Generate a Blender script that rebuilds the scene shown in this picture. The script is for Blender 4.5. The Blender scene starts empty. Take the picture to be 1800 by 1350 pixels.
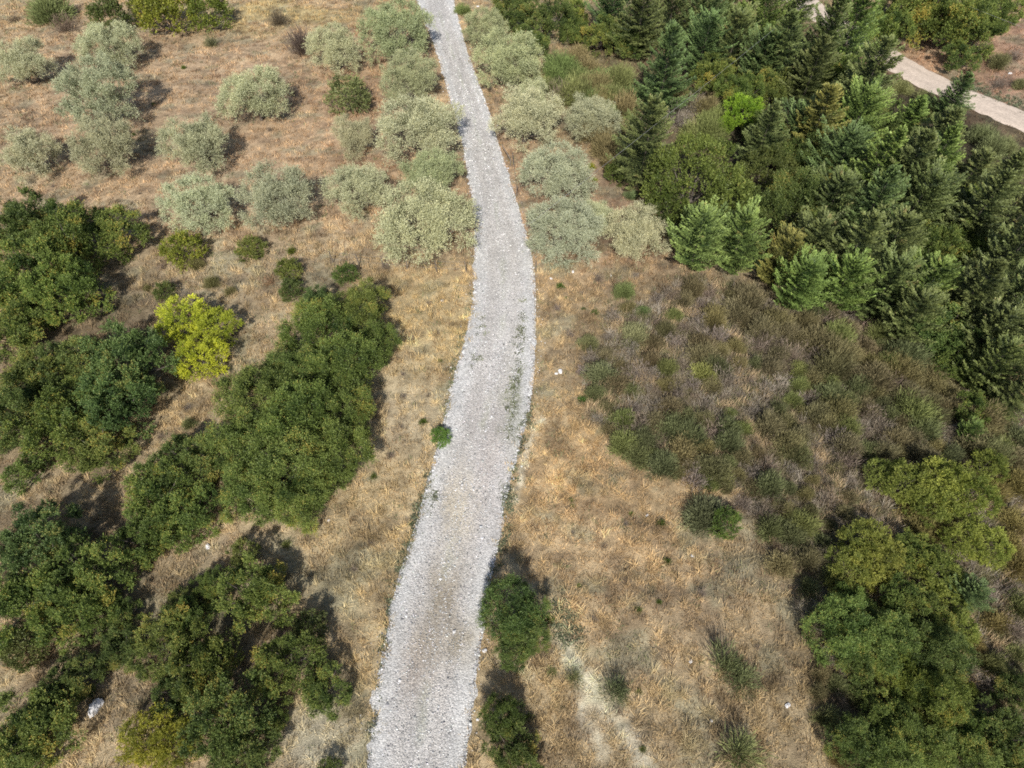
import bpy, math, random
import numpy as np
from mathutils import Vector, Matrix

# ------------------------------------------------------------------ camera, sky, sun, exposure
scene = bpy.context.scene
CAM_H = 36.7
SLOPE = math.tan(math.radians(11))   # the hillside falls away from the camera
DEP = 60.0                       # camera looks down by this many degrees
FPX = 1200.0                     # focal length in units of the 1800 px wide photograph
cam_d = bpy.data.cameras.new("camera")
cam = bpy.data.objects.new("camera", cam_d)
scene.collection.objects.link(cam)
cam.location = (0, 0, CAM_H)
cam.rotation_euler = (math.radians(90 - DEP), 0, 0)
cam_d.sensor_width = 36.0
cam_d.lens = 24.0
cam_d.clip_end = 3000
scene.camera = cam

SUN_EL = 50.0
SUN_AZ = 3.0                     # light travels towards +Y, turned this much towards +X
world = bpy.data.worlds.new("World")
scene.world = world
world.use_nodes = True
wn = world.node_tree
bg = wn.nodes["Background"]
sky = wn.nodes.new("ShaderNodeTexSky")
sky.sky_type = 'NISHITA'
sky.sun_disc = False
sky.sun_elevation = math.radians(SUN_EL)
sky.sun_rotation = math.radians(180 + SUN_AZ)
sky.air_density = 1.2
sky.dust_density = 2.0
wn.links.new(sky.outputs[0], bg.inputs[0])
bg.inputs[1].default_value = 0.088
sd = bpy.data.lights.new("sun", 'SUN')
sd.energy = 4.9
sd.angle = math.radians(0.6)
sd.color = (1.0, 0.965, 0.91)
sun = bpy.data.objects.new("sun", sd)
scene.collection.objects.link(sun)
_e = math.radians(SUN_EL); _a = math.radians(SUN_AZ)
sun.rotation_euler = Vector((math.cos(_e)*math.sin(_a), math.cos(_e)*math.cos(_a), -math.sin(_e))).to_track_quat('-Z', 'Y').to_euler()
sun.location = (0, -40, 80)
scene.view_settings.view_transform = 'Standard'
scene.view_settings.look = 'None'
scene.view_settings.exposure = 0.28
scene.view_settings.gamma = 1.0
scene.cycles.max_bounces = 5
scene.cycles.diffuse_bounces = 3
scene.cycles.transmission_bounces = 3
scene.cycles.use_denoising = False
scene.cycles.filter_width = 1.75

# ------------------------------------------------------------------ helpers
C = scene.collection
R = np.random.RandomState
SD, CD = math.sin(math.radians(DEP)), math.cos(math.radians(DEP))

def vnoise(x, y, seed=0):
    """smooth value noise, range 0..1"""
    x = np.asarray(x, float); y = np.asarray(y, float)
    xi = np.floor(x).astype(np.int64); yi = np.floor(y).astype(np.int64)
    fx = x - xi; fy = y - yi
    fx = fx*fx*(3-2*fx); fy = fy*fy*(3-2*fy)
    def h(a, b):
        n = (a*374761393 + b*668265263 + seed*1442695041) & 0x7fffffff
        n = ((n ^ (n >> 13))*1274126177) & 0x7fffffff
        return ((n ^ (n >> 16)) & 0xffff)/65535.0
    return (h(xi, yi)*(1-fx)+h(xi+1, yi)*fx)*(1-fy)+(h(xi, yi+1)*(1-fx)+h(xi+1, yi+1)*fx)*fy

def fbm(x, y, seed=0, octv=4):
    s = 0; a = .5; t = 0
    for k in range(octv):
        s = s + a*vnoise(x*2**k, y*2**k, seed+k*17); t += a; a *= .55
    return s/t

def ss(a, b, x):
    t = np.clip((x-a)/(b-a), 0, 1); return t*t*(3-2*t)

def ray(px, py):
    u = (np.asarray(px, float)-900)/FPX; v = (np.asarray(py, float)-675)/FPX
    return u, CD - v*SD, -(SD + v*CD)          # x, y, z per unit of depth

def flat(px, py, z=0.0):
    rx, ry, rz = ray(px, py)
    t = (CAM_H - z)/(-rz - SLOPE*ry)       # z is counted from the mean slope
    return rx*t, ry*t

def topix(x, y, z=0.0):
    zz = np.asarray(z, float) - SLOPE*y - CAM_H
    d = y*CD - zz*SD
    d = np.where(d < 1, 1, d)
    v = (-y*SD - zz*CD)/d
    return 900 + FPX*x/d, 675 + FPX*v

def interp_edge(pts):
    a = np.array(pts, float); return a

# road borders, traced where they run on the ground
RL = [(1350,645),(1300,652),(1250,657),(1200,662),(1150,672),(1100,682),(1050,692),(1000,705),(950,722),(900,738),(850,750),(800,765),(750,778),(700,790),(650,802),(600,818),(560,826),(520,832),(480,833),(440,834),(400,834),(350,830),(300,822),(250,813),(200,800),(150,784),(100,770),(50,752),(0,733)]
RR = [(1350,818),(1300,824),(1250,830),(1200,835),(1150,843),(1100,850),(1050,856),(1000,868),(950,877),(900,886),(850,896),(800,909),(750,923),(700,934),(650,939),(600,941),(560,942),(520,942),(480,940),(440,932),(400,921),(350,907),(300,891),(250,875),(200,861),(150,843),(100,824),(50,810),(0,797)]
rl = np.array([flat(x, y) for y, x in RL]); rr = np.array([flat(x, y) for y, x in RR])
def extend(p, dist):
    d0 = (p[0]-p[2]); d0 = d0/np.linalg.norm(d0); d1 = (p[-1]-p[-4]); d1 = d1/np.linalg.norm(d1)
    return np.vstack([p[0]+d0*25, p, p[-1]+d1*30, p[-1]+d1*dist])
rl = extend(rl, 130); rr = extend(rr, 130)
TL = [(1300,-75),(1385,-34),(1450,12),(1510,48),(1570,92),(1620,117),(1663,140),(1700,153),(1750,171),(1800,190),(1860,212)]
TR = [(1290,-62),(1370,-12),(1424,34),(1500,78),(1567,120),(1610,151),(1655,170),(1700,193),(1750,214),(1800,237),(1860,266)]
tl = np.array([flat(*p) for p in TL]); tr = np.array([flat(*p) for p in TR])
def extend2(p):
    d0 = p[0]-p[1]; d0 /= np.linalg.norm(d0); d1 = p[-1]-p[-2]; d1 /= np.linalg.norm(d1)
    return np.vstack([p[0]+d0*60, p, p[-1]+d1*40])
tl = extend2(tl); tr = extend2(tr)
TC = (tl+tr)/2
_tw = 3.4
TW = np.full(len(TC), _tw)
_nrm = np.gradient(TC, axis=0); _nrm = _nrm/np.linalg.norm(_nrm, axis=1, keepdims=True); _nrm = np.stack([-_nrm[:, 1], _nrm[:, 0]], 1)
WID = float(np.median(np.abs(((tl-tr)*_nrm).sum(1))))
TW[:] = WID
tl = TC+_nrm*WID/2; tr = TC-_nrm*WID/2

def road_x(y):
    return np.interp(y, rl[:, 1], rl[:, 0]), np.interp(y, rr[:, 1], rr[:, 0])
def track_u(x, y):
    """<0 or >1 outside the dirt track, 0..1 across it"""
    x = np.asarray(x, float); y = np.asarray(y, float)
    best = np.full(x.shape, 1e9); u = np.full(x.shape, -9.0)
    for k in range(len(TC)-1):
        vx, vy = TC[k+1]-TC[k]; L2 = vx*vx+vy*vy
        t = np.clip(((x-TC[k, 0])*vx+(y-TC[k, 1])*vy)/L2, 0, 1)
        dx = x-TC[k, 0]-t*vx; dy = y-TC[k, 1]-t*vy; d = np.hypot(dx, dy)
        sg = np.sign(vx*dy-vy*dx); w = TW[k]*(1-t)+TW[k+1]*t
        m_ = d < best; best = np.where(m_, d, best); u = np.where(m_, .5+sg*d/w, u)
    return u

def hgt(x, y):
    x = np.asarray(x, float); y = np.asarray(y, float)
    h = (fbm(x/14+3, y/14+7, 5, 3)-.5)*1.1 + (fbm(x/3, y/3, 9, 2)-.5)*.28 + (fbm(x/.9, y/.9, 29, 2)-.5)*.16
    a, b = road_x(y)
    dr = np.maximum(np.maximum(a-x, x-b), 0)
    k = ss(0.2, 4.0, dr)
    u = track_u(x, y)
    du = np.maximum(np.maximum(-u, u-1), 0)
    k = k*ss(0.03, .7, du)
    h = h*k
    # a soil bank beyond the dirt track
    return h + ss(1.2, 5.0, u)*2.5 - SLOPE*y

def place(px, py, hw, zf):
    """ground point and radius of a thing whose crown centre shows at px, py with half width hw"""
    rx, ry, rz = ray(px, py)
    z = 0.0
    for k in range(40):
        t = (CAM_H - z)/(-rz)
        r = hw/(FPX/t)
        x, y = rx*t, ry*t
        z = .5*z + .5*(float(hgt(x, y)) + zf*r)
    return float(x), float(y), float(hgt(x, y)), float(r)

def pixel_ground(px, py):
    x, y = flat(px, py)
    for k in range(4):
        x, y = flat(px, py, float(hgt(x, y)+SLOPE*y))
    return float(x), float(y), float(hgt(x, y))

def mesh(name, v, f, attrs=None, mat=None, smooth=False):
    """v (N,3), f (M,k) or a list of such arrays; attrs name -> (values, type, domain)"""
    me = bpy.data.meshes.new(name)
    fs = f if isinstance(f, list) else [f]
    me.vertices.add(len(v)); me.vertices.foreach_set("co", np.asarray(v, np.float32).ravel())
    idx = np.concatenate([a.ravel() for a in fs]).astype(np.int32)
    tot = np.concatenate([np.full(len(a), a.shape[1], np.int32) for a in fs])
    st = np.concatenate([[0], np.cumsum(tot)[:-1]]).astype(np.int32)
    me.loops.add(len(idx)); me.loops.foreach_set("vertex_index", idx)
    me.polygons.add(len(tot)); me.polygons.foreach_set("loop_start", st)
    me.polygons.foreach_set("use_smooth", np.full(len(tot), smooth, bool))
    for k, (vals, typ, dom) in (attrs or {}).items():
        at = me.attributes.new(k, typ, dom)
        at.data.foreach_set("color" if typ == 'FLOAT_COLOR' else "value", np.asarray(vals, np.float32).ravel())
    if mat: me.materials.append(mat)
    me.update(calc_edges=True)
    return me

def obj(name, me, parent=None, loc=(0, 0, 0), rz=0, sc=(1, 1, 1), color=None):
    o = bpy.data.objects.new(name, me); C.objects.link(o)
    o.parent = parent; o.location = loc; o.rotation_euler = (0, 0, rz); o.scale = sc
    if color is not None: o.color = (*color, 1)
    return o

def tag(o, label=None, cat=None, group=None, kind=None):
    if label: o["label"] = label
    if cat: o["category"] = cat
    if group: o["group"] = group
    if kind: o["kind"] = kind
    return o

def unit(a):
    return a/np.maximum(np.linalg.norm(a, axis=1, keepdims=True), 1e-9)

# ------------------------------------------------------------------ materials
def new_mat(name):
    m = bpy.data.materials.new(name); m.use_nodes = True
    nt = m.node_tree; b = nt.nodes["Principled BSDF"]
    return m, nt, b
def node(nt, t, **kw):
    n = nt.nodes.new(t)
    for k, v in kw.items(): setattr(n, k, v)
    return n
def mixc(nt, a, b, fac, mode='MIX'):
    n = node(nt, "ShaderNodeMix", data_type='RGBA', blend_type=mode)
    for s, v in ((6, a), (7, b), (0, fac)):
        if hasattr(v, "is_linked") or hasattr(v, "links"): nt.links.new(v, n.inputs[s])
        elif s == 0: n.inputs[0].default_value = v
        else: n.inputs[s].default_value = (*v, 1)
    return n.outputs[2]

def leaf_mat(name, dark, light, back=None, odd=None, trans=.28, rough=.55, spec=.35):
    m, nt, b = new_mat(name)
    at = node(nt, "ShaderNodeAttribute", attribute_name="tint")
    oi = node(nt, "ShaderNodeObjectInfo")
    c = mixc(nt, dark, light, at.outputs["Fac"])
    if odd:
        mr = node(nt, "ShaderNodeMapRange"); mr.inputs[1].default_value = .93; mr.inputs[2].default_value = 1.0
        nt.links.new(at.outputs["Fac"], mr.inputs[0]); c = mixc(nt, c, odd, mr.outputs[0])
    if back:
        ge = node(nt, "ShaderNodeNewGeometry"); c = mixc(nt, c, back, ge.outputs["Backfacing"])
    c = mixc(nt, c, oi.outputs["Color"], 1.0, 'MULTIPLY')
    nt.links.new(c, b.inputs["Base Color"]); b.inputs["Roughness"].default_value = rough
    b.inputs["Specular IOR Level"].default_value = spec
    if trans:
        tr_ = node(nt, "ShaderNodeBsdfTranslucent"); mx = node(nt, "ShaderNodeMixShader"); mx.inputs[0].default_value = trans
        nt.links.new(c, tr_.inputs[0]); nt.links.new(b.outputs[0], mx.inputs[1]); nt.links.new(tr_.outputs[0], mx.inputs[2])
        nt.links.new(mx.outputs[0], nt.nodes["Material Output"].inputs[0])
    return m

M = {}
M['olive'] = leaf_mat("olive_leaves", (.07, .09, .03), (.68, .66, .38), back=(.45, .46, .28), trans=.2)
M['oak'] = leaf_mat("oak_leaves", (.026, .052, .012), (.235, .30, .078), odd=(.34, .29, .07))
M['shrub'] = leaf_mat("shrub_leaves", (.05, .07, .018), (.22, .245, .075), odd=(.26, .2, .08))
M['bright'] = leaf_mat("yellow_green_leaves", (.17, .22, .02), (.66, .67, .07), trans=.35)
M['conifer'] = leaf_mat("conifer_needles", (.022, .04, .012), (.28, .325, .105), odd=(.27, .21, .09), trans=.15)
M['broom'] = leaf_mat("broom_stems", (.085, .078, .04), (.37, .335, .20), trans=.1, rough=.7)
M['dead'] = leaf_mat("dead_twigs", (.15, .125, .10), (.42, .37, .31), trans=0, rough=.8, spec=.1)
m, nt, b = new_mat("bark"); M['bark'] = m
nz = node(nt, "ShaderNodeTexNoise"); nz.inputs["Scale"].default_value = 9; nz.inputs["Detail"].default_value = 6
nt.links.new(mixc(nt, (.05, .042, .034), (.17, .14, .115), nz.outputs[0]), b.inputs["Base Color"]); b.inputs["Roughness"].default_value = .9
def attr_mat(name, rough=.85, spec=.2, bump=None, trans=0):
    m, nt, b = new_mat(name)
    at = node(nt, "ShaderNodeAttribute", attribute_name="col")
    nt.links.new(at.outputs["Color"], b.inputs["Base Color"])
    b.inputs["Roughness"].default_value = rough; b.inputs["Specular IOR Level"].default_value = spec
    if trans:
        tr_ = node(nt, "ShaderNodeBsdfTranslucent"); mx = node(nt, "ShaderNodeMixShader"); mx.inputs[0].default_value = trans
        nt.links.new(at.outputs["Color"], tr_.inputs[0]); nt.links.new(b.outputs[0], mx.inputs[1]); nt.links.new(tr_.outputs[0], mx.inputs[2])
        nt.links.new(mx.outputs[0], nt.nodes["Material Output"].inputs[0])
    return m
M['grass'] = attr_mat("dry_grass_blades", .7, .25, trans=.2)
M['pebble'] = attr_mat("limestone_pebbles", .75, .3)

# ------------------------------------------------------------------ ground colours (true colours of soil and straw)
def lin(c):
    c = np.array(c, float)/255.0
    return np.where(c <= .04045, c/12.92, ((c+.055)/1.055)**2.4)
# patches: centre px, half sizes, sRGB, strength
PATCH = [
 (300,200,420,230,(176,138,104),1.0),(640,200,150,260,(178,136,100),.9),(120,330,200,60,(186,146,108),.7),(480,30,180,30,(182,152,92),.8),
 (1000,420,260,90,(178,134,102),.9),(1080,330,60,60,(182,138,108),.8),(900,250,40,160,(186,142,106),.8),
 (740,560,110,110,(190,156,100),.7),(600,440,260,40,(166,138,106),.7),(720,720,60,80,(186,160,128),.6),(330,500,150,60,(160,134,104),.7),
 (1000,560,70,110,(184,146,104),.7),(1050,820,140,110,(196,150,92),.9),(1100,1000,220,160,(182,142,98),.7),(1250,1150,200,160,(170,138,102),.6),
 (1180,760,120,60,(168,138,110),.5),(640,1000,90,160,(180,148,100),.6),(560,1300,80,60,(188,172,148),.8),(80,850,140,50,(182,150,112),.7),
 (340,960,120,40,(182,152,120),.7),(700,1150,70,180,(178,148,106),.5),(230,1250,90,90,(158,134,108),.6),
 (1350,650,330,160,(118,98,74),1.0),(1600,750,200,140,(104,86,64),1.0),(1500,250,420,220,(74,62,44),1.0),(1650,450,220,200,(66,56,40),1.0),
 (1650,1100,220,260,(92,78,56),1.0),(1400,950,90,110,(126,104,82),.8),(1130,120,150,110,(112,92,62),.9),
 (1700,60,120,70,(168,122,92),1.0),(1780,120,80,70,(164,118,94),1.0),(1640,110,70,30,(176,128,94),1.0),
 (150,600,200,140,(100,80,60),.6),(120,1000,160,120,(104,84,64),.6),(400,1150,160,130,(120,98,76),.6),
]
CHALK = [((985,1110),(998,1150),(1035,1215),(1085,1262),(1140,1345)),((1010,1175),(1050,1205)),((1020,1240),(1060,1330)),((948,735),(925,800),(906,880)),((870,1165),(925,1190))]
BASE = lin((176,144,104))
def seg_d(px, py, pts):
    d = np.full(np.shape(px), 1e9)
    for (x0, y0), (x1, y1) in zip(pts[:-1], pts[1:]):
        vx, vy = x1-x0, y1-y0; L = vx*vx+vy*vy
        t = np.clip(((px-x0)*vx+(py-y0)*vy)/L, 0, 1)
        d = np.minimum(d, np.hypot(px-x0-t*vx, py-y0-t*vy))
    return d
CH_W = [[flat(*p) for p in l] for l in CHALK]
def ground_col(x, y):
    px, py = topix(x, y)
    wx = (fbm(x/4, y/4, 31)-.5)*90; wy = (fbm(x/4, y/4, 37)-.5)*70
    col = np.tile(BASE, (len(x), 1))
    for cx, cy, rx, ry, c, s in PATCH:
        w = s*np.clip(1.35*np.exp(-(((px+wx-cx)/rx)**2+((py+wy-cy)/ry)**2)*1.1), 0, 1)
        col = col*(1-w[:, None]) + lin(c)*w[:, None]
    n = fbm(x/1.3, y/1.3, 3, 4); n2 = fbm(x/5, y/5, 8, 3)
    n4 = fbm(x/.55, y/.55, 14, 3)
    k = .52 + .5*n + .5*(n2-.3) + .5*n4
    g = ss(.55, .72, fbm(x/2.4+9, y/2.4, 12, 4))[:, None]*.45          # greyer, browner patches
    col = col*(1-g) + (col*[.74, .72, .78])*g
    for l, w in zip(CH_W, (.42, .25, .3, .2, .22)):
        d = seg_d(x+(fbm(x*1.5, y*1.5, 3)-.5)*.9, y+(fbm(x*1.5, y*1.5, 5)-.5)*.9, l)
        a = np.exp(-(d/w)**2)[:, None]*.9
        col = col*(1-a) + lin((204,184,160))*a
    lum = col.mean(1, keepdims=True); col = lum+(col-lum)*np.array([.64, .68, .68])
    col = col*np.array([1.07, 1.13, 1.02])
    dk = ss(.50, .68, fbm(x/1.5+4, y/1.1, 44, 4))[:, None]; col = col*(1-dk*np.array([.30, .31, .29]))
    dk2 = ss(.54, .66, fbm(x/.6, y/.45, 47, 3))[:, None]; col = col*(1-dk2*.24)
    gr = ss(.56, .7, fbm(x/2.2, y/1.8+40, 52, 4))[:, None]*.5; col = col*(1-gr)+col.mean(1, keepdims=True)*np.array([1.02, 1.01, .68])*gr*.95
    return np.clip(col*k[:, None], 0.01, .8)

# ------------------------------------------------------------------ ground: one sheet to the horizon
gx = np.concatenate([-np.geomspace(1200, 72, 14), np.arange(-70, 100, .36), np.geomspace(101, 1300, 14)])
gy = np.concatenate([-np.geomspace(600, 16, 10), np.arange(-14, 46, .28), np.arange(46, 125, .4), np.geomspace(137, 1800, 16)])
X, Y = np.meshgrid(gx, gy); xf, yf = X.ravel(), Y.ravel()
z = hgt(xf, yf)
V = np.stack([xf, yf, z], 1)
nx, ny = len(gx), len(gy)
I = np.arange(nx*ny).reshape(ny, nx)
F = np.stack([I[:-1, :-1], I[:-1, 1:], I[1:, 1:], I[1:, :-1]], -1).reshape(-1, 4)
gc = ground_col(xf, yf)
m, nt, b = new_mat("dry_soil"); M['soil'] = m
at = node(nt, "ShaderNodeAttribute", attribute_name="col")
tc = node(nt, "ShaderNodeTexCoord")
n1 = node(nt, "ShaderNodeTexNoise"); n1.inputs["Scale"].default_value = 2.2; n1.inputs["Detail"].default_value = 8; n1.inputs["Roughness"].default_value = .7
n2 = node(nt, "ShaderNodeTexNoise"); n2.inputs["Scale"].default_value = 14; n2.inputs["Detail"].default_value = 5; n2.inputs["Roughness"].default_value = .75
for n in (n1, n2): nt.links.new(tc.outputs["Object"], n.inputs["Vector"])
r1 = node(nt, "ShaderNodeMapRange"); r1.inputs[1].default_value = .3; r1.inputs[2].default_value = .7; r1.inputs[3].default_value = .62; r1.inputs[4].default_value = 1.3
r2 = node(nt, "ShaderNodeMapRange"); r2.inputs[1].default_value = .3; r2.inputs[2].default_value = .7; r2.inputs[3].default_value = .7; r2.inputs[4].default_value = 1.25
nt.links.new(n1.outputs[0], r1.inputs[0]); nt.links.new(n2.outputs[0], r2.inputs[0])
mu = node(nt, "ShaderNodeMath", operation='MULTIPLY'); nt.links.new(r1.outputs[0], mu.inputs[0]); nt.links.new(r2.outputs[0], mu.inputs[1])
vm = node(nt, "ShaderNodeVectorMath", operation='SCALE'); nt.links.new(at.outputs["Color"], vm.inputs[0]); nt.links.new(mu.outputs[0], vm.inputs[3])
nt.links.new(vm.outputs[0], b.inputs["Base Color"]); b.inputs["Roughness"].default_value = .95; b.inputs["Specular IOR Level"].default_value = .1
bp = node(nt, "ShaderNodeBump"); bp.inputs["Strength"].default_value = .8; bp.inputs["Distance"].default_value = .12
nt.links.new(n2.outputs[0], bp.inputs["Height"]); nt.links.new(bp.outputs[0], b.inputs["Normal"])
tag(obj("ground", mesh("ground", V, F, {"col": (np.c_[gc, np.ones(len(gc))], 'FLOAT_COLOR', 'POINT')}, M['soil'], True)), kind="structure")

# ------------------------------------------------------------------ gravel road
def strip(la, ra, n_across, lift, wob, seed):
    vs = []; us = []
    for i in range(len(la)):
        w0 = (fbm(np.array([i*.21]), np.array([1.0]), seed)[0]-.5)*wob + (vnoise(np.array([i*.9]), np.array([3.]), seed)[0]-.5)*wob*.9
        w1 = (fbm(np.array([i*.21]), np.array([9.0]), seed)[0]-.5)*wob + (vnoise(np.array([i*.9]), np.array([7.]), seed)[0]-.5)*wob*.5
        a, c = la[i], ra[i]; d = (c-a)/np.linalg.norm(c-a)
        a = a+d*w0; c = c+d*w1
        for k in range(n_across+1):
            u = k/n_across; p = a*(1-u)+c*u
            vs.append((p[0], p[1], 0)); us.append(u)
    vs = np.array(vs); us = np.array(us)
    vs[:, 2] = lift(vs[:, 0], vs[:, 1], us)
    n = n_across+1; I = np.arange(len(vs)).reshape(-1, n)
    F = np.stack([I[:-1, :-1], I[:-1, 1:], I[1:, 1:], I[1:, :-1]], -1).reshape(-1, 4)
    return vs, F, us
ys = np.arange(rl[0, 1], 165, .22)
a, c = road_x(ys)
la = np.stack([a, ys], 1); ra = np.stack([c, ys], 1)
def road_lift(x, y, u):
    edge = np.minimum(u, 1-u)
    base = hgt(x, y)
    return base + .05*ss(0, .05, edge) + .004 + (fbm(x/.5, y/.5, 77, 2)-.5)*.04*ss(0, .06, edge) + .05*(np.exp(-((u-.09)/.06)**2)+np.exp(-((u-.91)/.06)**2)) - .03*(np.exp(-((u-.33)/.1)**2)+np.exp(-((u-.68)/.1)**2))
rv, rf, ru = strip(la, ra, 26, road_lift, .42, 4)
rpx, rpy = topix(rv[:, 0], rv[:, 1])
def road_col(x, y, u):
    e = np.minimum(u, 1-u) + (fbm(x/1.2, y/1.2, 51)-.5)*.16
    c0 = lin((178,174,169)); c1 = lin((182,180,176))
    k = (1-ss(.1, .26, e))[:, None]
    col = c0*(1-k)+c1*k
    px, py = topix(x, y)
    # earth worn through the gravel in the wheel tracks
    for cx, cy, rx, ry, cc, s in ((775,1050,26,70,(140,128,108),.8),(755,1135,42,50,(146,134,114),.7),(815,1130,20,40,(146,134,110),.7),(805,900,26,80,(176,164,140),.7),(730,1180,30,60,(152,138,124),.5),(865,820,40,160,(168,156,148),.4),(900,720,16,80,(140,140,116),.5)):
        w = s*np.exp(-(((px+(fbm(x*2, y*.7, 61)-.5)*50-cx)/rx)**2+((py-cy)/ry)**2))
        col = col*(1-w[:, None])+lin(cc)*w[:, None]
    rut = (np.exp(-((u-.33)/.07)**2)+np.exp(-((u-.67)/.07)**2))[:, None]*(.25+.5*fbm(x/2, y/5, 73))[:, None]
    col = col*(1-rut*np.array([.06, .07, .09]))
    mid = (np.exp(-((u-.5)/.05)**2)*ss(.4, .7, fbm(x, y/3, 79)))[:, None]
    col = col*(1-mid*np.array([.14, .11, .2]))
    n = fbm(x/.6, y/1.4, 71, 4)
    n5 = fbm(x/2.5, y/4, 171, 3)
    return col*(.64+.38*n+.30*n5)[:, None]
rc = road_col(rv[:, 0], rv[:, 1], ru)
def gravel_mat(name, vs, amp, bumpd):
    m, nt, b = new_mat(name)
    at = node(nt, "ShaderNodeAttribute", attribute_name="col"); tc = node(nt, "ShaderNodeTexCoord")
    v1 = node(nt, "ShaderNodeTexVoronoi"); v1.inputs["Scale"].default_value = vs
    v2 = node(nt, "ShaderNodeTexVoronoi"); v2.inputs["Scale"].default_value = vs*2.1
    sep = node(nt, "ShaderNodeSeparateColor"); sep2 = node(nt, "ShaderNodeSeparateColor")
    for v in (v1, v2): nt.links.new(tc.outputs["Object"], v.inputs["Vector"])
    nt.links.new(v1.outputs["Color"], sep.inputs[0]); nt.links.new(v2.outputs["Color"], sep2.inputs[0])
    r = node(nt, "ShaderNodeMapRange"); r.inputs[3].default_value = 1-amp; r.inputs[4].default_value = 1+amp
    r2 = node(nt, "ShaderNodeMapRange"); r2.inputs[3].default_value = 1-amp*.8; r2.inputs[4].default_value = 1+amp*.8
    nt.links.new(sep.outputs[0], r.inputs[0]); nt.links.new(sep2.outputs[1], r2.inputs[0])
    mu = node(nt, "ShaderNodeMath", operation='MULTIPLY'); nt.links.new(r.outputs[0], mu.inputs[0]); nt.links.new(r2.outputs[0], mu.inputs[1])
    vm = node(nt, "ShaderNodeVectorMath", operation='SCALE'); nt.links.new(at.outputs["Color"], vm.inputs[0]); nt.links.new(mu.outputs[0], vm.inputs[3])
    nt.links.new(vm.outputs[0], b.inputs["Base Color"]); b.inputs["Roughness"].default_value = .9; b.inputs["Specular IOR Level"].default_value = .15
    bp = node(nt, "ShaderNodeBump"); bp.invert = True; bp.inputs["Strength"].default_value = .7; bp.inputs["Distance"].default_value = bumpd
    nt.links.new(v1.outputs["Distance"], bp.inputs["Height"]); nt.links.new(bp.outputs[0], b.inputs["Normal"])
    return m
M['gravel'] = gravel_mat("crushed_limestone", 13, .26, .04)
M['dirt'] = gravel_mat("packed_pale_dirt", 6, .12, .02)
tag(obj("gravel_road", mesh("gravel_road", rv, rf, {"col": (np.c_[rc, np.ones(len(rc))], 'FLOAT_COLOR', 'POINT')}, M['gravel'], True)), kind="structure")

# dirt track at the top right
def resample(p, step):
    d = np.r_[0, np.cumsum(np.hypot(*np.diff(p, axis=0).T))]; n = int(d[-1]/step)
    t = np.linspace(0, d[-1], n); return np.stack([np.interp(t, d, p[:, 0]), np.interp(t, d, p[:, 1])], 1)
n_t = 300
def res_n(p, n):
    d = np.r_[0, np.cumsum(np.hypot(*np.diff(p, axis=0).T))]; t = np.linspace(0, d[-1], n)
    return np.stack([np.interp(t, d, p[:, 0]), np.interp(t, d, p[:, 1])], 1)
tv, tf, tu = strip(res_n(tr, n_t), res_n(tl, n_t), 14, lambda x, y, u: hgt(x, y)+.004+.06*ss(0, .08, np.minimum(u, 1-u)), .5, 8)
tcx = lin((196,180,164))*(.86+.26*fbm(tv[:, 0]/.8, tv[:, 1]/.8, 19, 4))[:, None]
wt = (np.exp(-((tu-.3)/.07)**2)+np.exp(-((tu-.7)/.07)**2))[:, None]*.12
tcx = tcx*(1-wt)
tag(obj("dirt_track", mesh("dirt_track", tv, tf, {"col": (np.c_[tcx, np.ones(len(tcx))], 'FLOAT_COLOR', 'POINT')}, M['dirt'], True)), kind="structure")

# ------------------------------------------------------------------ pebbles on the road: uncountable
def pebbles(n, seed):
    r = R(seed)
    y = np.concatenate([r.uniform(-2, 28, int(n*.5)), r.uniform(24, 68, int(n*.35)), r.uniform(62, 115, n-int(n*.5)-int(n*.35))])
    u = np.where(r.rand(n) < .68, r.rand(n), np.where(r.rand(n) < .5, np.abs(r.normal(0.05, .08, n)), 1-np.abs(r.normal(.05, .08, n))))
    kk = (r.rand(n) < .55) & (np.abs(np.abs(u-.5)-.17) < .085); u = np.where(kk, np.where(r.rand(n) < .5, r.uniform(-.01, .2, n), 1-r.uniform(-.01, .2, n)), u)
    u = u + np.where(r.rand(n) < .10, r.normal(0, .08, n), 0)
    a, c = road_x(y); x = a*(1-u)+c*u
    e = np.minimum(u, 1-u)
    s = r.lognormal(-3.8, .42, n)*np.where(e < .12, 1.2, 1.0)*(1+y/90)
    s = np.clip(s, .012, .13)
    z = hgt(x, y) + np.where((u > 0) & (u < 1), .045, .0)+s*.25
    o = np.array([[1,0,0],[0,1,0],[-1,0,0],[0,-1,0],[0,0,.75],[0,0,-.75]], float)
    ang = r.rand(n)*6.283; ca, sa = np.cos(ang), np.sin(ang)
    P = np.repeat(o[None], n, 0)*(r.uniform(.65, 1.25, (n, 6, 1)))*np.stack([np.ones(n), r.uniform(.6, 1, n), r.uniform(.6, 1, n)], 1)[:, None]
    X = P[..., 0]*ca[:, None]-P[..., 1]*sa[:, None]; Yy = P[..., 0]*sa[:, None]+P[..., 1]*ca[:, None]
    P = np.stack([X, Yy, P[..., 2]], -1)*s[:, None, None] + np.stack([x, y, z], 1)[:, None]
    f = np.array([[0,1,4],[1,2,4],[2,3,4],[3,0,4]])
    Fc = (np.arange(n)[:, None, None]*6+f[None]).reshape(-1, 3)
    g = np.clip(r.normal(.42, .17, n), .14, .86)
    col = (g*np.where((u < .16) | (u > .84), 1.03, 1.0))[:, None]*np.array([1.0, .985, .96]) * (1+r.normal(0, .02, (n, 3)))
    col = np.repeat(np.c_[np.clip(col, .05, .88), np.ones(n)], 4, 0)
    return mesh("gravel", P.reshape(-1, 3), Fc, {"col": (col, 'FLOAT_COLOR', 'FACE')}, M['pebble'])
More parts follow.
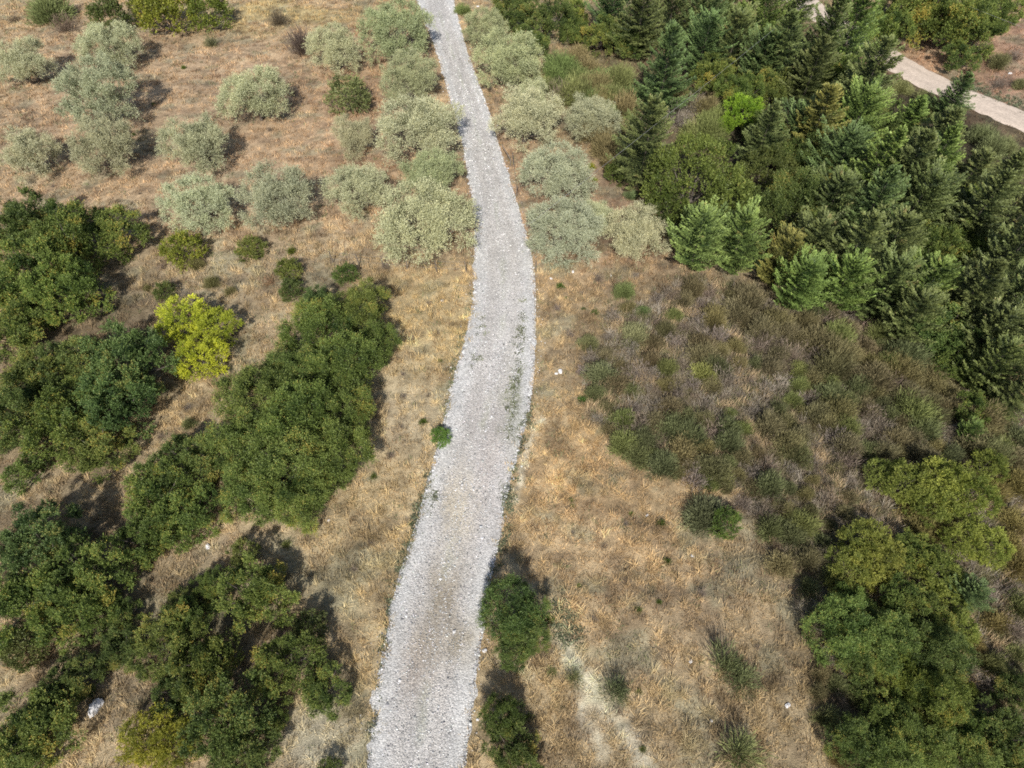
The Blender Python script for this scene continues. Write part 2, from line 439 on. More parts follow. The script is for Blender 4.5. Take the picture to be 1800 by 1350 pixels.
tag(obj("gravel", pebbles(85000, 1)), "loose white and grey limestone gravel lying on the road", "gravel", kind="stuff")

# ------------------------------------------------------------------ dry grass: uncountable
def blades(n_tufts, seed, box, nb, hmin, hmax, colf, keep, width=.018, spread=.16, lean=.7):
    r = R(seed)
    x = r.uniform(box[0], box[1], n_tufts); y = box[2]+(box[3]-box[2])*r.rand(n_tufts)**1.4
    lim = (y*CD+(CAM_H+SLOPE*y)*SD)*.78+3
    k = (np.abs(x) < lim); x, y = x[k], y[k]
    k = keep(x, y, r); x, y = x[k], y[k]; n = len(x)
    h0 = r.uniform(hmin, hmax, n)*(.7+.6*fbm(x/2, y/2, 5))
    X0 = np.repeat(x, nb)+r.normal(0, spread, n*nb); Y0 = np.repeat(y, nb)+r.normal(0, spread, n*nb)
    a = r.rand(n*nb)*6.283; L = r.uniform(.5, 1.1, n*nb)*np.repeat(h0, nb); ln = np.abs(r.normal(lean, .35, n*nb))
    dirx = np.cos(a); diry = np.sin(a)
    Z0 = hgt(X0, Y0)-.02
    w = width*(1+np.repeat(y, nb)/70)*r.uniform(.7, 1.4, n*nb)
    px_, py_ = -diry*w, dirx*w
    tipx = X0+dirx*L*np.sin(ln); tipy = Y0+diry*L*np.sin(ln); tz = Z0+L*np.cos(ln)+.03
    V = np.stack([np.stack([X0-px_, Y0-py_, Z0], 1), np.stack([X0+px_, Y0+py_, Z0], 1), np.stack([tipx, tipy, tz], 1)], 1).reshape(-1, 3)
    Fc = np.arange(len(V)).reshape(-1, 3)
    col = np.repeat(colf(x, y, r), nb, 0)*r.uniform(.72, 1.35, (n*nb, 1))
    return V, Fc, np.c_[np.clip(col, .01, .85), np.ones(len(col))]
def off_roads(x, y, m=0.0):
    a, c = road_x(y); u = track_u(x, y)
    wob = (fbm(x*.6, y*.6, 88)-.5)*.9+(vnoise(x*3.1, y*3.1, 98)-.5)*.55
    return ~((x > a+.12+np.minimum(wob, .6)) & (x < c-.12-np.minimum(-wob, .6))) & ~((u > -.05) & (u < 1.05))
def forest_w(x, y):
    px, py = topix(x, y)
    return np.maximum(np.exp(-(((px-1560)/330)**2+((py-330)/260)**2)**2), 0)
def straw_col(x, y, r):
    c = ground_col(x, y)
    t = r.rand(len(x))[:, None]; c = c*(.95+.35*t)
    g = (r.rand(len(x)) < .05+.16*ss(.55, .75, fbm(x/3, y/3, 40)))[:, None]
    b_ = ss(.5, .62, fbm(x/.8, y/.8, 91, 3))[:, None]*(r.rand(len(x))[:, None] < .75)
    c = c*(1-b_*np.array([.42, .46, .46]))
    return np.where(g, np.array([.17, .175, .085])*(.7+.6*t), c*np.array([1.06, 1.0, .9]))
def keep_straw(x, y, r):
    px, py = topix(x, y)
    d = .35+.65*ss(.3, .62, fbm(x/2.2, y/2.2, 23))
    d = d*(1-.75*forest_w(x, y))
    grove = np.exp(-(((px-330)/430)**2+((py-200)/190)**2)**2)
    d = d*(1-.25*grove)
    for l in CH_W[:3]: d = d*(1-.9*np.exp(-(seg_d(x, y, l)/.4)**2))
    return off_roads(x, y) & (r.rand(len(x)) < d)
V1, F1, C1 = blades(170000, 5, (-75, 100, -4, 118), 9, .16, .42, straw_col, keep_straw)
tag(obj("dry_grass", mesh("dry_grass", V1, F1, {"col": (C1, 'FLOAT_COLOR', 'FACE')}, M['grass'])), "dry golden straw covering the open ground", "grass", kind="stuff")
THW = [(1015,640),(1060,600),(1090,545),(1180,505),(1290,500),(1400,520),(1520,555),(1600,590),(1640,640),(1700,700),(1780,720),(1800,760),(1800,1250),(1700,1180),(1480,1180),(1400,1060),(1340,900),(1200,830),(1090,790),(1030,720)]
def in_poly(px, py, poly):
    c = np.zeros(px.shape, bool); j = len(poly)-1
    for i in range(len(poly)):
        xi, yi = poly[i]; xj, yj = poly[j]
        c ^= ((yi > py) != (yj > py)) & (px < (xj-xi)*(py-yi)/(yj-yi+1e-9)+xi); j = i
    return c
def brush_keep(x, y, r):
    px, py = topix(x, y); q = (fbm(x/2.5, y/2.5, 71)-.5)*110; q2 = (fbm(x/2.5, y/2.5, 75)-.5)*110
    return (in_poly(px+q, py+q2, THW) | in_poly(px+q, py+q2, [(920,120),(1010,80),(1120,110),(1290,150),(1280,240),(1100,240),(1080,290)])) & off_roads(x, y)
def tall_keep(x, y, r):
    px, py = topix(x, y)
    d = .25+.75*ss(.42, .62, fbm(x/3+5, y/3, 66))
    d = d*(1-.85*brush_keep(x, y, r))
    for l in CH_W[:3]: d = d*(1-.95*np.exp(-(seg_d(x, y, l)/.45)**2))
    return off_roads(x, y) & (r.rand(len(x)) < d*(1-forest_w(x, y))) & (py > 380)
V2, F2, C2 = blades(34000, 6, (-60, 70, -4, 68), 22, .35, .8, lambda x, y, r: ground_col(x, y)*np.array([1.42, 1.34, 1.15])*r.uniform(.5, 1.2, (len(x), 1)), tall_keep, .011, .1, .95)
tag(obj("tall_dry_grass", mesh("tall_dry_grass", V2, F2, {"col": (C2, 'FLOAT_COLOR', 'FACE')}, M['grass'])), "taller bleached grass tussocks standing in drifts among the straw", "grass", kind="stuff")
# green weeds in the gravel and along its borders
def weed_field():
    r = R(12); xs = []; ys_ = []
    def drift(p0, p1, n, sp):
        t = r.rand(n); px = p0[0]+(p1[0]-p0[0])*t+r.normal(0, sp, n); py = p0[1]+(p1[1]-p0[1])*t+r.normal(0, sp, n)
        x, y = flat(px, py); xs.extend(x); ys_.extend(y)
    drift((1680,142),(1800,188),90,5); drift((1690,150),(1790,186),60,3); drift((920,520),(916,660),55,5); drift((912,640),(900,770),90,7); drift((765,850),(752,905),40,4); drift((898,960),(875,1040),0,4)
    drift((830,500),(770,790),40,3); drift((755,830),(700,1030),60,4); drift((940,690),(885,880),60,5); drift((690,1050),(655,1300),30,4)
    drift((845,560),(835,640),14,6); drift((890,930),(850,1080),30,6); drift((1000,1130),(985,1060),60,12); drift((880,850),(893,905),30,6)
    return np.array(xs), np.array(ys_)
wx, wy = weed_field(); r_ = R(3); nb = 26
X0 = np.repeat(wx, nb)+r_.normal(0, .13, len(wx)*nb); Y0 = np.repeat(wy, nb)+r_.normal(0, .13, len(wx)*nb)
Z0 = hgt(X0, Y0)+.02; a_ = r_.rand(len(X0))*6.283; L = r_.uniform(.05, .16, len(X0)); w = L*.28
D = np.stack([np.cos(a_), np.sin(a_), r_.uniform(.3, 1.6, len(a_))], 1); D = unit(D); S = np.stack([-np.sin(a_), np.cos(a_), np.zeros(len(a_))], 1)
P0 = np.stack([X0, Y0, Z0], 1); VW = np.stack([P0-S*w[:, None]*.3, P0+D*L[:, None]*.6-S*w[:, None], P0+D*L[:, None], P0+D*L[:, None]*.6+S*w[:, None]], 1).reshape(-1, 3)
cw = np.repeat(np.array([.16, .175, .10])*r_.uniform(.5, 1.3, (len(wx), 1)), nb, 0)*r_.uniform(.8, 1.2, (len(X0), 1))
tag(obj("weeds", mesh("weeds", VW, np.arange(len(VW)).reshape(-1, 4), {"col": (np.c_[cw, np.ones(len(cw))], 'FLOAT_COLOR', 'FACE')}, M['grass'])), "small green weeds growing in drifts on the gravel verge", "weeds", kind="stuff")

def brush_col(x, y, r):
    t = fbm(x/1.1, y/1.1, 81, 3); k = r.rand(len(x))
    pal = np.array([[.18,.165,.08],[.25,.205,.13],[.34,.295,.23],[.20,.155,.105],[.17,.165,.08],[.48,.36,.21]])
    i = np.clip(((t-.28)*11+k*2.2).astype(int), 0, 5)
    return pal[i]*r.uniform(.75, 1.35, (len(x), 1))
V3, F3, C3 = blades(60000, 9, (0, 60, -3, 64), 26, .3, .85, brush_col, brush_keep, .012, .13, .8)
tag(obj("brushwood", mesh("brushwood", V3, F3, {"col": (C3, 'FLOAT_COLOR', 'FACE')}, M['grass'])), "low tangled brown and olive brushwood between the bushes of the slope", "brushwood", kind="stuff")

# ------------------------------------------------------------------ plant shapes
def quads(P, A, N, l, w):
    """diamond leaves at P, long axis A, face normal near N"""
    A = unit(A); B = unit(np.cross(N, A)); l = l[:, None]; w = w[:, None]
    return np.stack([P, P+A*l*.5+B*w*.5, P+A*l, P+A*l*.5-B*w*.5], 1).reshape(-1, 3)
def leaf_mesh(name, P, A, N, l, w, tint, mat, extra=None):
    V = quads(P, A, N, l, w); F = np.arange(len(V)).reshape(-1, 4)
    return mesh(name, V, F, {"tint": (np.clip(tint, 0, 1), 'FLOAT', 'FACE')}, M[mat])
def sphere_dirs(n, r, zmin=-.35):
    i = np.arange(n)+.5; z = 1-(1-zmin)*i/n; ph = i*2.39996+r.rand()*6
    s = np.sqrt(np.maximum(0, 1-z*z)); return unit(np.stack([s*np.cos(ph), s*np.sin(ph), z], 1)+r.normal(0, .16, (n, 3)))
def crown(seed, rad, hz, zc, nl, lr, nspr, nlf, spl, ll, lw, up=.5, mat='oak', rough=.18, fill=.25, zmin=-.4, droop=0, tstd=.13, tipb=.12):
    """a crown of lobes; each lobe carries sprigs, each sprig leaves"""
    r = R(seed)
    D = sphere_dirs(nl, r, zmin)
    low = np.array([fbm(np.array([d[0]*1.6+seed]), np.array([d[1]*1.6+d[2]]), seed)[0] for d in D])
    rr_ = (1+(low-.5)*rough*4+r.normal(0, rough*.4, nl))
    rr_ = np.clip(rr_, .5, 1.13)
    k = r.rand(nl) < fill; rr_[k] *= r.uniform(.35, .8, k.sum())
    Cn = D*rr_[:, None]*np.array([rad-lr*.6, rad-lr*.6, hz-lr*.4])
    lrad = lr*r.uniform(.65, 1.25, nl); lt = r.normal(.42, tstd, nl) + (fbm(D[:, 0]*1.2+seed*.37, D[:, 1]*1.2+D[:, 2]*.8, seed+3, 2)-.5)*.75
    # sprigs
    n = nl*nspr; li = np.repeat(np.arange(nl), nspr)
    sd_ = unit(r.normal(0, 1, (n, 3))+D[li]*.9+np.array([0, 0, .35]))
    so = Cn[li]+sd_*(lrad[li]*r.uniform(.35, .95, n))[:, None]
    ax = unit(sd_+np.array([0, 0, up])+r.normal(0, .35, (n, 3))+D[li]*.3)
    sl = spl*r.uniform(.5, 1.25, n); st = lt[li]+r.normal(0, .1, n)
    # leaves
    m_ = n*nlf; si = np.repeat(np.arange(n), nlf); t = r.rand(m_)
    P = so[si]+ax[si]*(sl[si]*t)[:, None]+r.normal(0, spl*.1, (m_, 3)); P[:, 2] -= droop*(t*sl[si])**2*2
    A = unit(ax[si]+r.normal(0, .55, (m_, 3))); N = unit(r.normal(0, .8, (m_, 3))+np.array([0, 0, .7])+sd_[si]*.4)
    P[:, 2] += zc; P[:, 2] = np.maximum(P[:, 2], .04)
    tint = st[si]+r.normal(0, .13, m_)+(t-.5)*tipb
    return P, A, N, ll*r.uniform(.7, 1.3, m_), lw*r.uniform(.7, 1.3, m_), tint, Cn+np.array([0, 0, zc])
def tubes(paths, sides=6):
    Vs = []; Fs = []; off = 0
    for pts, rads in paths:
        pts = np.array(pts, float); n = len(pts)
        for i in range(n):
            d = pts[min(i+1, n-1)]-pts[max(i-1, 0)]; d = d/np.linalg.norm(d)
            a = np.cross(d, [0.3, 1, .2]); a /= np.linalg.norm(a); b_ = np.cross(d, a)
            for k in range(sides):
                t = k*2*math.pi/sides; Vs.append(pts[i]+rads[i]*(a*math.cos(t)+b_*math.sin(t)))
        for i in range(n-1):
            for k in range(sides):
                k2 = (k+1) % sides; Fs.append((off+i*sides+k, off+i*sides+k2, off+(i+1)*sides+k2, off+(i+1)*sides+k))
        off += n*sides
    return np.array(Vs), np.array(Fs)
def limbs(seed, Cn, zfork, tr_, nlimb, stems=1):
    r = R(seed+100); paths = []
    idx = r.choice(len(Cn), min(nlimb, len(Cn)), replace=False)
    for s in range(stems):
        o = np.array([r.normal(0, .12), r.normal(0, .12), 0]) if stems > 1 else np.zeros(3)
        f = o+np.array([r.normal(0, .15), r.normal(0, .15), zfork])
        paths.append(([o-[0, 0, .25], o+[0, 0, .05], (o+f)/2+r.normal(0, .03, 3), f], [tr_*1.5, tr_*1.25, tr_, tr_*.85]))
        for i in idx[s::stems]:
            c = Cn[i]; mid = f*.5+c*.5+np.array([0, 0, -.12])+r.normal(0, .1, 3)
            paths.append(([f-[0, 0, .05], mid, c], [tr_*.6, tr_*.35, tr_*.1]))
    v, f_ = tubes(paths); return mesh("trunk", v, f_, None, M['bark'], True)

def conifer(seed, H, rad, mat='conifer', nlev=30, per=7, up=.3, shape=.8, ll=.17, lw=.06, dens=1.0):
    r = R(seed); P = []; A = []; N = []; T = []
    for lev in range(nlev):
        t = (lev+.5)/nlev; z = H*(.06+.93*t)
        L0 = rad*(1-t)**shape*(.55+.45*min(1, t*5))+.12
        pn = max(3, int(per*(1-.35*t))); off = r.rand()*6.28
        for k in range(pn):
            if r.rand() < .07: continue
            ph = off+k*6.283/pn+r.normal(0, .2); L = L0*r.uniform(.6, 1.2)*(.72+.56*vnoise(np.array([math.cos(ph)*1.3+seed]), np.array([math.sin(ph)*1.3+t*3]), seed)[0]); tone = r.normal(.38, .14)
            u0 = up+t*.5+r.normal(0, .08)
            d = np.array([math.cos(ph), math.sin(ph), 0]); s = np.array([-d[1], d[0], 0])
            n = int((50+130*L/rad)*dens)
            q = r.rand(n)**.7; lat = r.uniform(-1, 1, n)*(1-q*.75)*L*.30
            zz = z + (q*L)*u0 + (q**3)*L*.22 - np.abs(lat)*.25 + r.normal(0, .035, n)
            p = d[None]*(q*L)[:, None]+s[None]*lat[:, None]; p[:, 2] = zz
            P.append(p); a = d[None]*1.0+s[None]*(np.sign(lat)*.7)[:, None]+r.normal(0, .3, (n, 3))+np.array([0, 0, .35+.5*t])
            A.append(a); N.append(r.normal(0, .55, (n, 3))+np.array([0, 0, 1])); T.append(tone+r.normal(0, .1, n)+.6*(q-.62))
    n = 60; P.append(np.stack([r.normal(0, .05, n), r.normal(0, .05, n), H*.96+r.rand(n)*H*.06], 1)); A.append(r.normal(0, .4, (n, 3))+[0, 0, 1]); N.append(r.normal(0, 1, (n, 3))); T.append(r.normal(.6, .1, n))
    P = np.concatenate(P); A = np.concatenate(A); N = unit(np.concatenate(N)); T = np.concatenate(T); n = len(P)
    cr = leaf_mesh("crown", P, A, N, ll*r.uniform(.7, 1.4, n), lw*r.uniform(.7, 1.5, n), T, mat)
    v, f = tubes([([(0, 0, -.3), (0, 0, H*.45), (0.02, 0, H*.85)], [H*.016, H*.008, H*.001])])
    return mesh("trunk", v, f, None, M['bark'], True), cr

def broom(seed, n=1500, rad=1.0, h=1.15, mat='broom', w=.014, fan=.5, lmin=.10, lmax=.27):
    """fine upright stems that fan out from the ground"""
    r = R(seed); nc = 14
    cd = sphere_dirs(nc, r, .05); cr = r.uniform(.6, 1.12, nc); ct = r.normal(.42, .14, nc)
    k = r.randint(0, nc, n); q = r.uniform(0, .95, n)
    tgt = unit(cd[k]+r.normal(0, .27, (n, 3)))*cr[k][:, None]; tgt[:, 2] = np.abs(tgt[:, 2])
    tgt = tgt*np.array([rad, rad, h])
    base = r.normal(0, .07, (n, 3))*[1, 1, 0]
    P = base+(tgt-base)*(q*.72)[:, None]+r.normal(0, .04, (n, 3)); P[:, 2] = np.maximum(P[:, 2], .0)
    A = unit(unit(tgt)+np.array([0, 0, fan])+r.normal(0, .45, (n, 3)))
    l = r.uniform(lmin, lmax, n)*rad*(1.15-.4*q)
    N = unit(r.normal(0, 1, (n, 3)))
    return leaf_mesh("bush", P, A, N, l, np.full(n, w)*r.uniform(.7, 1.5, n), ct[k]+r.normal(0, .13, n)+.15*(q-.5), mat)

K = {}      # kind -> list of (trunk mesh or None, crown mesh), reference radius, centre-height factor
def proto_tree(kind, n, rad, hz, zc, zfork, tr_, nlimb, stems, **kw):
    out = []
    for s in range(n):
        P, A, N, l, w, t, Cn = crown(sum(map(ord, kind))+s*7, rad, hz, zc, **kw)
        out.append((limbs(s, Cn, zfork, tr_, nlimb, stems), leaf_mesh("crown", P, A, N, l, w, t, kw['mat'])))
    K[kind] = (out, rad, zc/rad)
proto_tree('olive', 5, 2.6, 1.75, 2.35, .8, .13, 16, 2, nl=58, lr=.5, nspr=42, nlf=20, spl=.66, ll=.115, lw=.038, up=.9, mat='olive', rough=.5, fill=.36, zmin=-.4, droop=.2, tstd=.2, tipb=.85)
proto_tree('oak', 5, 3.0, 2.3, 2.3, .7, .16, 12, 1, nl=58, lr=.6, nspr=50, nlf=19, spl=.44, ll=.10, lw=.062, up=1.0, mat='oak', rough=.5, fill=.3, zmin=-.5, tstd=.18, tipb=.55)
proto_tree('spire', 4, 2.4, 2.7, 2.4, .6, .12, 10, 2, nl=60, lr=.55, nspr=44, nlf=20, spl=.62, ll=.10, lw=.05, up=1.6, mat='oak', rough=.38, fill=.3, zmin=-.45, tstd=.15, tipb=.5)
proto_tree('round', 3, 3.0, 2.2, 2.2, .6, .14, 10, 2, nl=90, lr=.6, nspr=30, nlf=13, spl=.34, ll=.11, lw=.06, up=.7, mat='shrub', rough=.08, fill=.15, zmin=-.5, tstd=.09)
proto_tree('bright', 3, 2.0, 1.7, 1.9, .6, .11, 12, 1, nl=44, lr=.52, nspr=26, nlf=13, spl=.36, ll=.14, lw=.05, up=.5, mat='bright', rough=.22, fill=.2, zmin=-.4, tstd=.15, tipb=.3)
proto_tree('shrub', 4, 1.0, .85, .8, .25, .04, 8, 3, nl=30, lr=.3, nspr=20, nlf=11, spl=.28, ll=.095, lw=.05, up=.8, mat='shrub', rough=.2, fill=.2, zmin=-.4, tstd=.13)
K['conifer'] = ([conifer(10+s, 7.0, 2.4, shape=.68+.07*s, up=.12, ll=.14, lw=.042, dens=1.7) for s in range(5)], 2.3, 1.6)
K['fir'] = ([conifer(40+s, 5.6, 2.6, up=.38, shape=.55, nlev=24, per=7, ll=.16, lw=.045, dens=1.6) for s in range(4)], 2.4, 1.15)
K['broom'] = ([(None, broom(s, 7000, mat='broom', w=.012, h=.85+.15*(s%3))) for s in range(6)], .85, .5)
K['sapling'] = ([(None, broom(120+s, 900, mat='broom', w=.016, h=1.6, lmin=.15, lmax=.55, fan=.6)) for s in range(3)], 1.0, .7)
K['withered'] = ([(None, broom(130+s, 900, mat='dead', w=.014, h=1.5, lmin=.3, lmax=.9, fan=.9)) for s in range(2)], 1.0, .7)
K['weed'] = ([(None, broom(80+s, 420, mat='shrub', w=.035, h=.7, lmin=.2, lmax=.45)) for s in range(4)], .95, .3)
K['dead'] = ([(None, broom(50+s, 900, mat='dead', w=.012, fan=.3)) for s in range(4)], .85, .45)

NAMES = {'olive': 'olive_tree', 'oak': 'oak_tree', 'spire': 'bushy_tree', 'round': 'round_tree', 'bright': 'yellow_green_tree', 'shrub': 'shrub', 'conifer': 'conifer_tree', 'fir': 'fir_tree', 'broom': 'broom_bush', 'dead': 'dead_bush', 'weed': 'green_weed', 'sapling': 'sapling', 'withered': 'bare_bush'}
CATS = {'olive': 'olive tree', 'oak': 'tree', 'spire': 'tree', 'round': 'tree', 'bright': 'tree', 'shrub': 'shrub', 'conifer': 'conifer', 'fir': 'conifer', 'broom': 'bush', 'dead': 'bush', 'weed': 'weed', 'sapling': 'sapling', 'withered': 'bush'}
GROUPS = {'olive': 'olive trees of the grove', 'oak': 'dark oaks on the slope', 'spire': 'bushy green trees', 'round': 'round topped trees', 'bright': 'yellow green trees', 'shrub': 'small shrubs', 'conifer': 'conifers of the wood', 'fir': 'firs of the wood', 'broom': 'broom bushes', 'dead': 'dead grey bushes', 'weed': 'single green weeds', 'sapling': 'wispy saplings', 'withered': 'bare upright bushes'}
ROMAN = random.Random(5)
count = {}; made = []
def plant(kind, px, py, hw, label, col=(1, 1, 1), sz=1.0, var=None, group=None, name=None, cat=None, sy=1.0):
    protos, r0, zf = K[kind]
    if kind == 'shrub' and hw < 17: kind = 'weed'; protos, r0, zf = K[kind]; name = None
    sc_, sz_ = {'sapling': (1.35, .9), 'olive': (.83 if px < 660 else .9, 1.0), 'oak': (.95, .95), 'spire': (.95, .9), 'conifer': (1.16, .98), 'fir': (1.12, 1.0), 'broom': (1.05, 1.0)}.get(kind, (1, 1))
    hw = hw*sc_; sz = sz*sz_
    x, y, gz, rad = place(px, py, hw, zf*sz)
    i = count.get(kind, 0); count[kind] = i+1
    tk, cr = protos[(i if var is None else var) % len(protos)]
    s = rad/r0; rz = ROMAN.uniform(0, 6.283); j = ROMAN.uniform(.93, 1.07)
    vv = ROMAN.uniform(.88, 1.12); col = tuple(c*vv*ROMAN.uniform(.97, 1.03) for c in col)
    nm = name or NAMES[kind]
    if tk is None:
        e = obj(nm, cr, None, (x, y, gz-.03), rz, (s*j, s/j*sy, s*sz), col)
    else:
        e = obj(nm, None, None, (x, y, gz-.03), rz, (s*j, s/j*sy, s*sz))
        e.rotation_euler = (ROMAN.uniform(-.07, .07), ROMAN.uniform(-.07, .07), rz)
        obj("trunk", tk, e); obj("crown", cr, e, color=col)
    tag(e, label, cat or CATS[kind], group or GROUPS[kind])
    made.append((px, py, hw, kind)); return e

# ------------------------------------------------------------------ the olive grove
G1 = (1, 1, 1); PALE = (1.12, 1.1, 1.08); GREY = (.9, .95, 1.0); GRN = (.9, .94, .82)
for a in [
 (40,112,50,"pale olive tree at the far left edge of the grove, top row",G1),
 (190,82,54,"silvery olive tree in front of a dark green bush, top left of the grove",G1),
 (176,166,72,"largest grey green olive tree in the left column of the grove",GREY),
 (190,258,62,"olive tree with bare forked trunk showing, below the largest grey one",G1),
 (50,272,54,"thin see-through olive tree with bent trunk at the left edge",PALE),
 (345,256,62,"olive tree standing directly above another in the second column",G1),
 (445,172,62,"lone silvery olive tree in the open middle of the grove",PALE),
 (348,360,62,"olive tree above the small yellow green bush, foot of second column",G1),
 (492,350,70,"wide olive tree in the bottom row, third column of the grove",G1),
 (630,335,62,"olive tree in the bottom row just left of the roadside trees",PALE),
 (622,240,43,"small olive tree below the round grey green bush",PALE),
 (590,87,50,"silvery olive tree beside the bare purple-brown bush",PALE),
 (696,60,62,"topmost olive tree on the left verge of the gravel road",GRN),
 (720,138,50,"dull green olive tree, second down the left verge of the road",GRN),
 (738,230,74,"broad olive tree, third down the left verge, bulging over the gravel",G1),
 (756,308,54,"grey green olive tree, fourth down the left verge",GRN),
 (752,394,82,"biggest bright olive tree, lowest on the left verge of the road",PALE),
 (850,52,38,"small olive tree at the top of the right verge",GRN),
 (898,110,58,"round green olive tree on the right verge where the road narrows",GRN),
 (925,208,60,"sprawling olive tree with pale shoots touching the right road edge",PALE),
 (1038,208,48,"olive tree next to the green broom, away from the right verge",G1),
 (980,312,62,"grey olive tree beside the yellow flowering bush",GREY),
 (990,407,64,"olive tree leaning on the right road edge, lowest of that verge",GREY),
 (1048,385,34,"small straggly olive between the two lowest olives of the right side",PALE),
 (1120,412,56,"pale olive tree at the corner of the conifer wood",PALE),
]:
    plant('olive', a[0], a[1], a[2], a[3], a[4])
plant('olive', 938, 168, 34, "small olive with cream shoots above the sprawling one", PALE)

# ------------------------------------------------------------------ left side trees
D = (.92, .9, .9); B = (1.15, 1.15, 1.0); L = (1.3, 1.25, 1.1); BL = (.9, 1.0, 1.15); OL = (1.2, 1.1, .95)
for k, x, y, hw, lab, c, sz in [
 ('oak',40,405,72,"dark oak at the upper left corner of the left clump, under the grove",D,1),
 ('oak',112,430,76,"dark oak in the middle of the clump below the grove",B,1),
 ('oak',185,420,62,"rightmost oak of the clump below the grove, casting shade on straw",OL,.9),
 ('oak',45,500,78,"oak at the left edge, below the upper dark oak",B,1),
 ('oak',112,520,66,"oak with a few yellow sprays in the lower half of the clump",B,1),
 ('oak',30,580,58,"lowest bright green oak of the clump on the left edge",L,.9),
 ('oak',225,635,80,"bluish green tree left of the vivid yellow green tree",BL,1),
 ('oak',128,652,62,"dull green tree with bare twigs left of the bluish tree",D,1),
 ('oak',52,668,66,"olive green oak at the left edge of the second clump",OL,.9),
 ('oak',200,715,72,"tree with orange tinted sprays in the second clump",BL,1),
 ('oak',105,745,76,"low oak in the middle of the second clump",OL,1),
 ('spire',25,735,62,"dark bushy tree on the left edge beside the second clump",D,1),
 ('oak',165,790,62,"bottom oak of the second clump, above the straw bank",OL,.8),
 ('spire',640,548,48,"bushy tree at the top of the large central clump",OL,.85),
 ('spire',665,608,38,"green tree on the right corner of the central clump nearest the road",B,.9),
 ('spire',555,590,58,"green tree at the upper left shoulder of the central clump",B,.9),
 ('spire',600,650,60,"green tree in the upper middle of the central clump",B,.9),
 ('spire',520,660,52,"dark pointed tree left in the central clump, by the shaded gap",D,1),
 ('spire',455,705,62,"bright green tree on the left flank of the central clump",L,.9),
 ('spire',610,720,55,"green tree on the right flank of the central clump",B,.9),
 ('spire',535,745,66,"tree at the heart of the central clump",B,1),
 ('spire',430,785,62,"green tree low on the left flank of the central clump",B,.9),
 ('spire',595,800,58,"green tree low on the right flank of the central clump",L,.9),
 ('spire',500,830,70,"green tree in the lower middle of the central clump",B,.9),
 ('spire',440,865,54,"lowest left green tree of the central clump",B,.9),
 ('spire',530,880,50,"lowest right green tree of the central clump",L,.8),
 ('spire',560,535,28,"small dark green tree alone above the central clump",BL,1.1),
 ('oak',330,825,62,"tree joining the central clump on its lower left",D,1),
 ('oak',270,870,66,"green tree on the left of the clump below the straw gap",B,1),
 ('oak',330,905,58,"green tree on the right of the clump below the straw gap",B,.9),
 ('oak',262,945,62,"lowest tree of the clump below the straw gap",B,.9),
 ('oak',70,965,80,"grey green tree in the upper part of the lower left thicket",BL,1),
 ('oak',160,1015,68,"tree on the right of the lower left thicket",B,1),
 ('oak',45,1055,74,"bright green tree at the left edge of the lower left thicket",B,1),
 ('oak',135,1080,66,"tree at the foot of the lower left thicket",B,.9),
 ('shrub',45,1137,34,"small dark shrub below the lower left thicket",D,1),
 ('oak',205,1145,44,"dark low tree right of the small dark shrub",D,.9),
 ('oak',215,1085,36,"shaded small tree between the two lower left thickets",D,1),
 ('oak',130,1200,46,"dark green tree above the bottom left broad tree",D,1),
 ('oak',78,1268,78,"broad light green tree in the bottom left corner",L,.9),
 ('oak',30,1320,60,"low green tree at the bottom left edge",B,.8),
 ('oak',450,1045,68,"green tree with domed lobes above the lower middle gap",L,1),
 ('oak',375,1030,36,"smaller green tree left of the domed lobed tree",B,.9),
 ('shrub',322,1055,22,"little green bush left of the smaller green tree",B,1),
 ('shrub',428,972,22,"light green bush with tall shadow above the domed tree",L,1.2),
 ('shrub',503,957,14,"tiny green bush with a tall shadow below the central clump",L,1.2),
 ('oak',290,1130,56,"grey green tree left in the lower middle thicket",OL,.9),
 ('oak',370,1160,64,"grey green tree in the middle of the lower thicket",OL,1.1),
 ('oak',330,1095,40,"green tree at the top of the lower thicket",B,1),
 ('oak',320,1215,50,"dark tree inside the lower thicket",D,1),
 ('oak',400,1265,78,"dark green tree at the bottom middle",D,1.1),
 ('oak',505,1165,58,"tree with yellowing sprays right of the lower thicket",OL,1),
 ('oak',565,1215,46,"green tree nearest the chalky patch by the road",B,.9),
 ('spire',480,1270,24,"bright green bush between the dark bottom tree and the chalky patch",L,.9),
 ('shrub',548,1100,26,"sparse green shrub right of the domed lobed tree",D,1),
 ('oak',430,1330,60,"dark tree at the bottom edge left of the chalky patch",D,.9),
]: plant(k, x, y, hw, lab, c, sz)
plant('bright', 325, 565, 44, "vivid yellow green pine, upper left crown", (1.15,1.12,1), .8, name='pine_tree', cat='pine', group='vivid yellow green pines')
plant('bright', 385, 575, 34, "vivid yellow green pine, upper right crown by the dark shadow", (.9,.95,.9), .8, name='pine_tree', cat='pine', group='vivid yellow green pines')
plant('bright', 352, 635, 42, "vivid yellow green pine, lowest crown with bare twigs", (1.12,1.12,.9), .8, name='pine_tree', cat='pine', group='vivid yellow green pines')
plant('bright', 262, 1300, 46, "mustard yellow tree with bare branches at the bottom, left half", (.75,.68,.8), .8)
plant('bright', 312, 1305, 40, "mustard yellow tree, right half beside the dark bottom tree", (.7,.64,.8), .9)
plant('bright', 118, 1005, 10, "yellow sapling poking out of the lower left thicket", (.7,.62,.8), 2.2)

